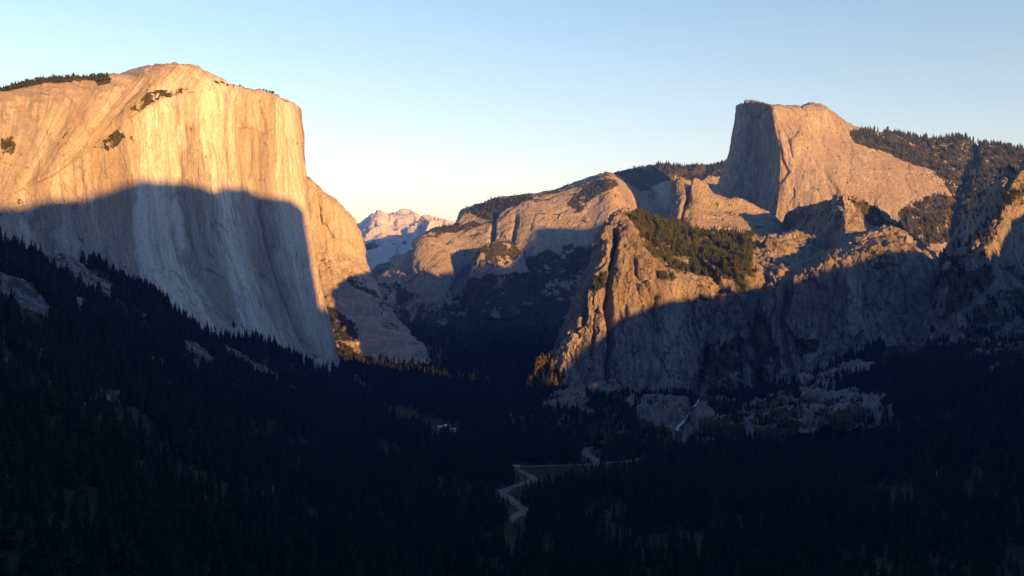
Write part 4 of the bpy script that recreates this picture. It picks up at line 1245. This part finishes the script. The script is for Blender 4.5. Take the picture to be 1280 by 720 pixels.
M_wallw = plain('white_boards', (.62, .62, .60), (.50, .50, .49), .8)
M_roofw = plain('pale_metal_roof', (.52, .54, .56), (.42, .44, .46), .5, .6)
M_glass = plain('dark_window', (.03, .035, .04), (.02, .02, .025), 1, .2, .5)
M_doorb = plain('brown_door', (.12, .07, .04), None, 1)
for (px_, py_, L, Dp, Hh, rz, lab) in [(550, 536, 8, 6.5, 4.2, .1, 'small white cabin, left of the three on the valley meadow'), (558.5, 535, 10, 7, 5.0, -.15, 'largest white cabin between two others on the valley meadow'), (566.5, 539, 9.5, 6.5, 3.6, .05, 'low white cabin, nearest of the three on the valley meadow')]:
    gx, gy = ground_pt(px_, py_ + 1)
    e = bpy.data.objects.new('cabin', None); e.location = (gx, gy, float(tz_lookup(np.array([gx]), np.array([gy]))[0]) + 1.0); e.rotation_euler = (0, 0, rz); col.objects.link(e)
    tag(e, lab, 'cabin', 'white cabins on the valley meadow')
    V, F = [], []
    h = Hh
    V += [(-L / 2, -Dp / 2, -2), (L / 2, -Dp / 2, -2), (L / 2, Dp / 2, -2), (-L / 2, Dp / 2, -2), (-L / 2, -Dp / 2, h), (L / 2, -Dp / 2, h), (L / 2, Dp / 2, h), (-L / 2, Dp / 2, h), (-L / 2, 0, h + 1.8), (L / 2, 0, h + 1.8)]
    F += [(0, 1, 5, 4), (2, 3, 7, 6), (1, 2, 6, 9, 5), (3, 0, 4, 8, 7)]
    part('wall', V, F, M_wallw, e)
    V, F = [], []
    for s in (-1, 1):
        k = len(V); o_ = .5
        V += [(-L / 2 - o_, s * (Dp / 2 + o_), h - .35), (L / 2 + o_, s * (Dp / 2 + o_), h - .35), (L / 2 + o_, 0, h + 1.95), (-L / 2 - o_, 0, h + 1.95)]
        V += [(x, y, z + .18) for x, y, z in V[k:k + 4]]
        F += [(k, k + 1, k + 2, k + 3), (k + 4, k + 7, k + 6, k + 5), (k, k + 4, k + 5, k + 1), (k + 1, k + 5, k + 6, k + 2), (k + 3, k + 7, k + 4, k), (k + 2, k + 6, k + 7, k + 3)]
    part('roof', V, F, M_roofw, e)
    for wx in (-L * .3, L * .3):
        V, F = [], []; box(V, F, (wx, -Dp / 2 - .03, h * .55), (1.3, .1, 1.2)); part('window', V, F, M_glass, e)
    V, F = [], []; box(V, F, (0, -Dp / 2 - .03, 1.1), (1.1, .1, 2.2)); part('door', V, F, M_doorb, e)

gx, gy = ground_pt(645, 585)
e = bpy.data.objects.new('footbridge', None); e.location = (gx, gy, FLOOR + 3.0); col.objects.link(e)
tag(e, 'short white bridge at the bend of the pale river', 'bridge')
V, F = [], []; box(V, F, (0, 0, .2), (12, 3.2, .5)); part('deck', V, F, M_wallw, e)
for s in (-1, 1):
    V, F = [], []
    box(V, F, (0, s * 1.5, 1.6), (12, .18, .22)); box(V, F, (0, s * 1.5, 1.0), (12, .14, .16))
    for q in range(7):
        box(V, F, (-5.8 + q * 1.93, s * 1.5, 1.0), (.2, .2, 1.15))
    part('railing', V, F, M_wallw, e)
for s in (-1, 1):
    V, F = [], []; box(V, F, (s * 5, 0, -1.8), (1.2, 3.0, 3.5)); part('pier', V, F, M_snag, e)


def snag(px_, py_, hpx, Y, lab, spread=.12, lean=.02):
    x, y, z = P(px_, py_, Y)
    z = float(tz_lookup(np.array([x]), np.array([y]))[0])
    e_ = bpy.data.objects.new('dead_tree', None); e_.location = (x, y, z - 1); col.objects.link(e_)
    tag(e_, lab, 'tree')
    h = hpx / FPX * Y
    r = random.Random(px_)
    V, F = [], []
    n = 7
    for j in range(9):
        t = j / 8; rr = .75 * (1 - t) + .12
        for q in range(n):
            a_ = 6.283 * q / n
            V.append((rr * math.cos(a_) + lean * h * t + .15 * math.sin(j), rr * math.sin(a_), h * t))
    for j in range(8):
        for q in range(n):
            F.append((j * n + q, j * n + (q + 1) % n, (j + 1) * n + (q + 1) % n, (j + 1) * n + q))
    part('trunk', V, F, M_snag, e_)
    for b in range(9):
        t = r.uniform(.35, .97); a_ = r.uniform(0, 6.28); L = spread * h * (1.2 - t) * r.uniform(.6, 1.4)
        V, F = [], []
        p0 = np.array([lean * h * t, 0, h * t]); p1 = p0 + np.array([math.cos(a_) * L, math.sin(a_) * L, L * r.uniform(-.1, .5)])
        for pp, rr in ((p0, .28), (p1, .06)):
            for q in range(4):
                V.append((pp[0] + rr * math.cos(q * 1.57), pp[1] + rr * math.sin(q * 1.57), pp[2] + (rr if q % 2 else -rr) * .5))
        F += [(q, (q + 1) % 4, 4 + (q + 1) % 4, 4 + q) for q in range(4)] + [(7, 6, 5, 4)]
        part('branch', V, F, M_snag, e_)


def terr_Y(px_, py_):
    i = np.argmin(np.hypot(tpx - px_, tpy - py_) + (TY < 100) * 1e6)
    return float(TY.reshape(-1)[i])


snag(206, 448, 20, terr_Y(206, 448), 'tall bare pale trunk among dark conifers on the left slope')
snag(330, 584, 18, terr_Y(330, 584), 'bare pale trunk in the black forest low on the left')
snag(1170, 608, 22, terr_Y(1170, 608), 'bleached dead tree alone in the black forest at lower right', .3, .05)


# waterfall at the foot of the buttress
def fall(px_line, widths, name, lab):
    pts = []
    pl = spline(np.array(px_line, float), [7] * (len(px_line) - 1))
    for px_, py_ in pl:
        q = hit('butt', px_, py_); pts.append(q + np.array([0, -5, 3.5]))
    line = np.array(pts)
    for _ in range(3):
        line[1:-1] = (line[:-2] + 2 * line[1:-1] + line[2:]) / 4
    line[:, 2] += 2
    wd = np.interp(np.linspace(0, 1, len(line)), np.linspace(0, 1, len(widths)), widths)
    p3 = line.copy()
    G = []
    for s in np.linspace(-1, 1, 11):
        q = line.copy()
        q[:, 0] += s * wd * .5 * (1 + .7 * fbm(p3 + s * 9, 14, 4, 1, 91)) + 3 * fbm(p3, 30, 3, 1, 93)
        q[:, 1] += -2.5 * (1 - s * s) + fbm(p3 + s * 40, 8, 3, 3, 92) * 1.5
        G.append(q)
    m = plain('white_water', (.34, .36, .38), (.18, .20, .22), .25, .6, .3, .6)
    o = grid_mesh(name, np.array(G), m, None, None, False)
    tag(o, lab, 'waterfall', None, 'structure')


fall(FALL, [2.5, 4, 5, 6, 7], 'waterfall', 'thin white cascade at the foot of the rugged buttress')

# ------------------------------------------------------------------ air
def haze():
    V, F = [], []
    x0, y0 = -22400, -22400
    x1, y1 = 22400, 22400
    zt = max(float(q['G'][..., 2].max()) for q in SURF.values()) + 60
    zb_ = min([float(TG[..., 2].min()), float(RG[..., 2].min())] + [float(q['G'][..., 2].min()) for q in SURF.values()]) - 1
    c = ((x0 + x1) / 2, (y0 + y1) / 2, (zb_ + zt) / 2); s = (x1 - x0, y1 - y0, zt - zb_)
    box(V, F, c, s)
    m, nt = nt_new('evening_air')
    pv = nt.nodes.new('ShaderNodeVolumePrincipled')
    pv.inputs['Color'].default_value = (.13, .33, 1.0, 1)
    pv.inputs['Density'].default_value = HAZE_D
    pv.inputs['Anisotropy'].default_value = 0.0
    out = nt.nodes.new('ShaderNodeOutputMaterial')
    nt.links.new(pv.outputs[0], out.inputs['Volume'])
    o = part('haze', V, F, m)
    tag(o, 'thin blue evening air filling the valley', 'haze', None, 'stuff')


HAZE_D = 3.1e-5
haze()

# ------------------------------------------------------------------ sky, sun, camera
if os.environ.get('DEBUG'):
    from mathutils import Vector as VV
    bpy.context.view_layer.update(); dg = bpy.context.evaluated_depsgraph_get()
    for o in list(bpy.data.objects):
        if o.name == 'haze': bpy.data.objects.remove(o)
    dg = bpy.context.evaluated_depsgraph_get()
    import sys
    for a_ in os.environ['DEBUG'].split():
        x_, y_ = map(float, a_.split(','))
        d_ = VV(P(x_, y_, 1.0)).normalized()
        h_ = scn.ray_cast(dg, VV((0, 0, 0)) + d_ * 30, d_)
        l_ = h_[1] + h_[2] * 2
        g_ = scn.ray_cast(dg, l_, VV(TO_SUN))
        print('DBG', a_, h_[4].name if h_[0] else None, [round(v) for v in h_[1]], 'dot %.2f' % h_[2].dot(VV(TO_SUN)), '-> sun blocked by', (g_[4].name, [round(v) for v in g_[1]]) if g_[0] else None)
    raise SystemExit

w = bpy.data.worlds.new('World'); scn.world = w; w.use_nodes = True
nt = w.node_tree
for n_ in list(nt.nodes):
    nt.nodes.remove(n_)
sky = nt.nodes.new('ShaderNodeTexSky'); sky.sky_type = 'NISHITA'; sky.sun_disc = False
sky.sun_elevation = SUN_EL; sky.sun_rotation = R(135)
sky.altitude = 1300; sky.air_density = 1.0; sky.dust_density = .6; sky.ozone_density = 1.5
bg = nt.nodes.new('ShaderNodeBackground'); bg.inputs[1].default_value = .088
out = nt.nodes.new('ShaderNodeOutputWorld')
k_ = NT(nt)
tc = nt.nodes.new('ShaderNodeTexCoord'); sx_ = nt.nodes.new('ShaderNodeSeparateXYZ')
nt.links.new(tc.outputs['Generated'], sx_.inputs[0])
warm = k_.ramp(sx_.outputs[2], .30, -.02)
tint = k_.mix(warm, (1.07, .965, .915), (1.34, .955, .90))
high = k_.ramp(sx_.outputs[2], .28, .75)
tint = k_.mix(high, tint, (.74, .92, 1.12))
dusk = k_.ramp(sx_.outputs[1], .0, -.7)
tint = k_.mix(dusk, tint, (.54, .70, .98))
nt.links.new(k_.mix(1.0, sky.outputs[0], tint, 'MULTIPLY'), bg.inputs[0]); nt.links.new(bg.outputs[0], out.inputs[0])

sl = bpy.data.lights.new('sun', 'SUN'); sl.energy = 5.0; sl.angle = R(.55); sl.color = (1.0, .465, .095)
so = bpy.data.objects.new('sun', sl); col.objects.link(so)
from mathutils import Vector
so.rotation_euler = Vector(-TO_SUN).to_track_quat('-Z', 'Y').to_euler()
so.location = (1500, -1500, 900)

cam = bpy.data.cameras.new('camera'); cam.sensor_width = 36; cam.lens = 36 * FPX / 1280
cam.shift_y = -(360 - HY) / 1280; cam.clip_start = 1; cam.clip_end = 60000
co = bpy.data.objects.new('camera', cam); co.rotation_euler = (R(90), 0, 0); col.objects.link(co)
scn.camera = co

vs = scn.view_settings
vs.view_transform = 'Standard'; vs.look = 'None'; vs.gamma = 1; vs.exposure = 1.86; vs.use_curve_mapping = False
scn.render.engine = 'CYCLES'
scn.cycles.use_denoising = True
scn.cycles.max_bounces = 5; scn.cycles.diffuse_bounces = 3; scn.cycles.volume_bounces = 0
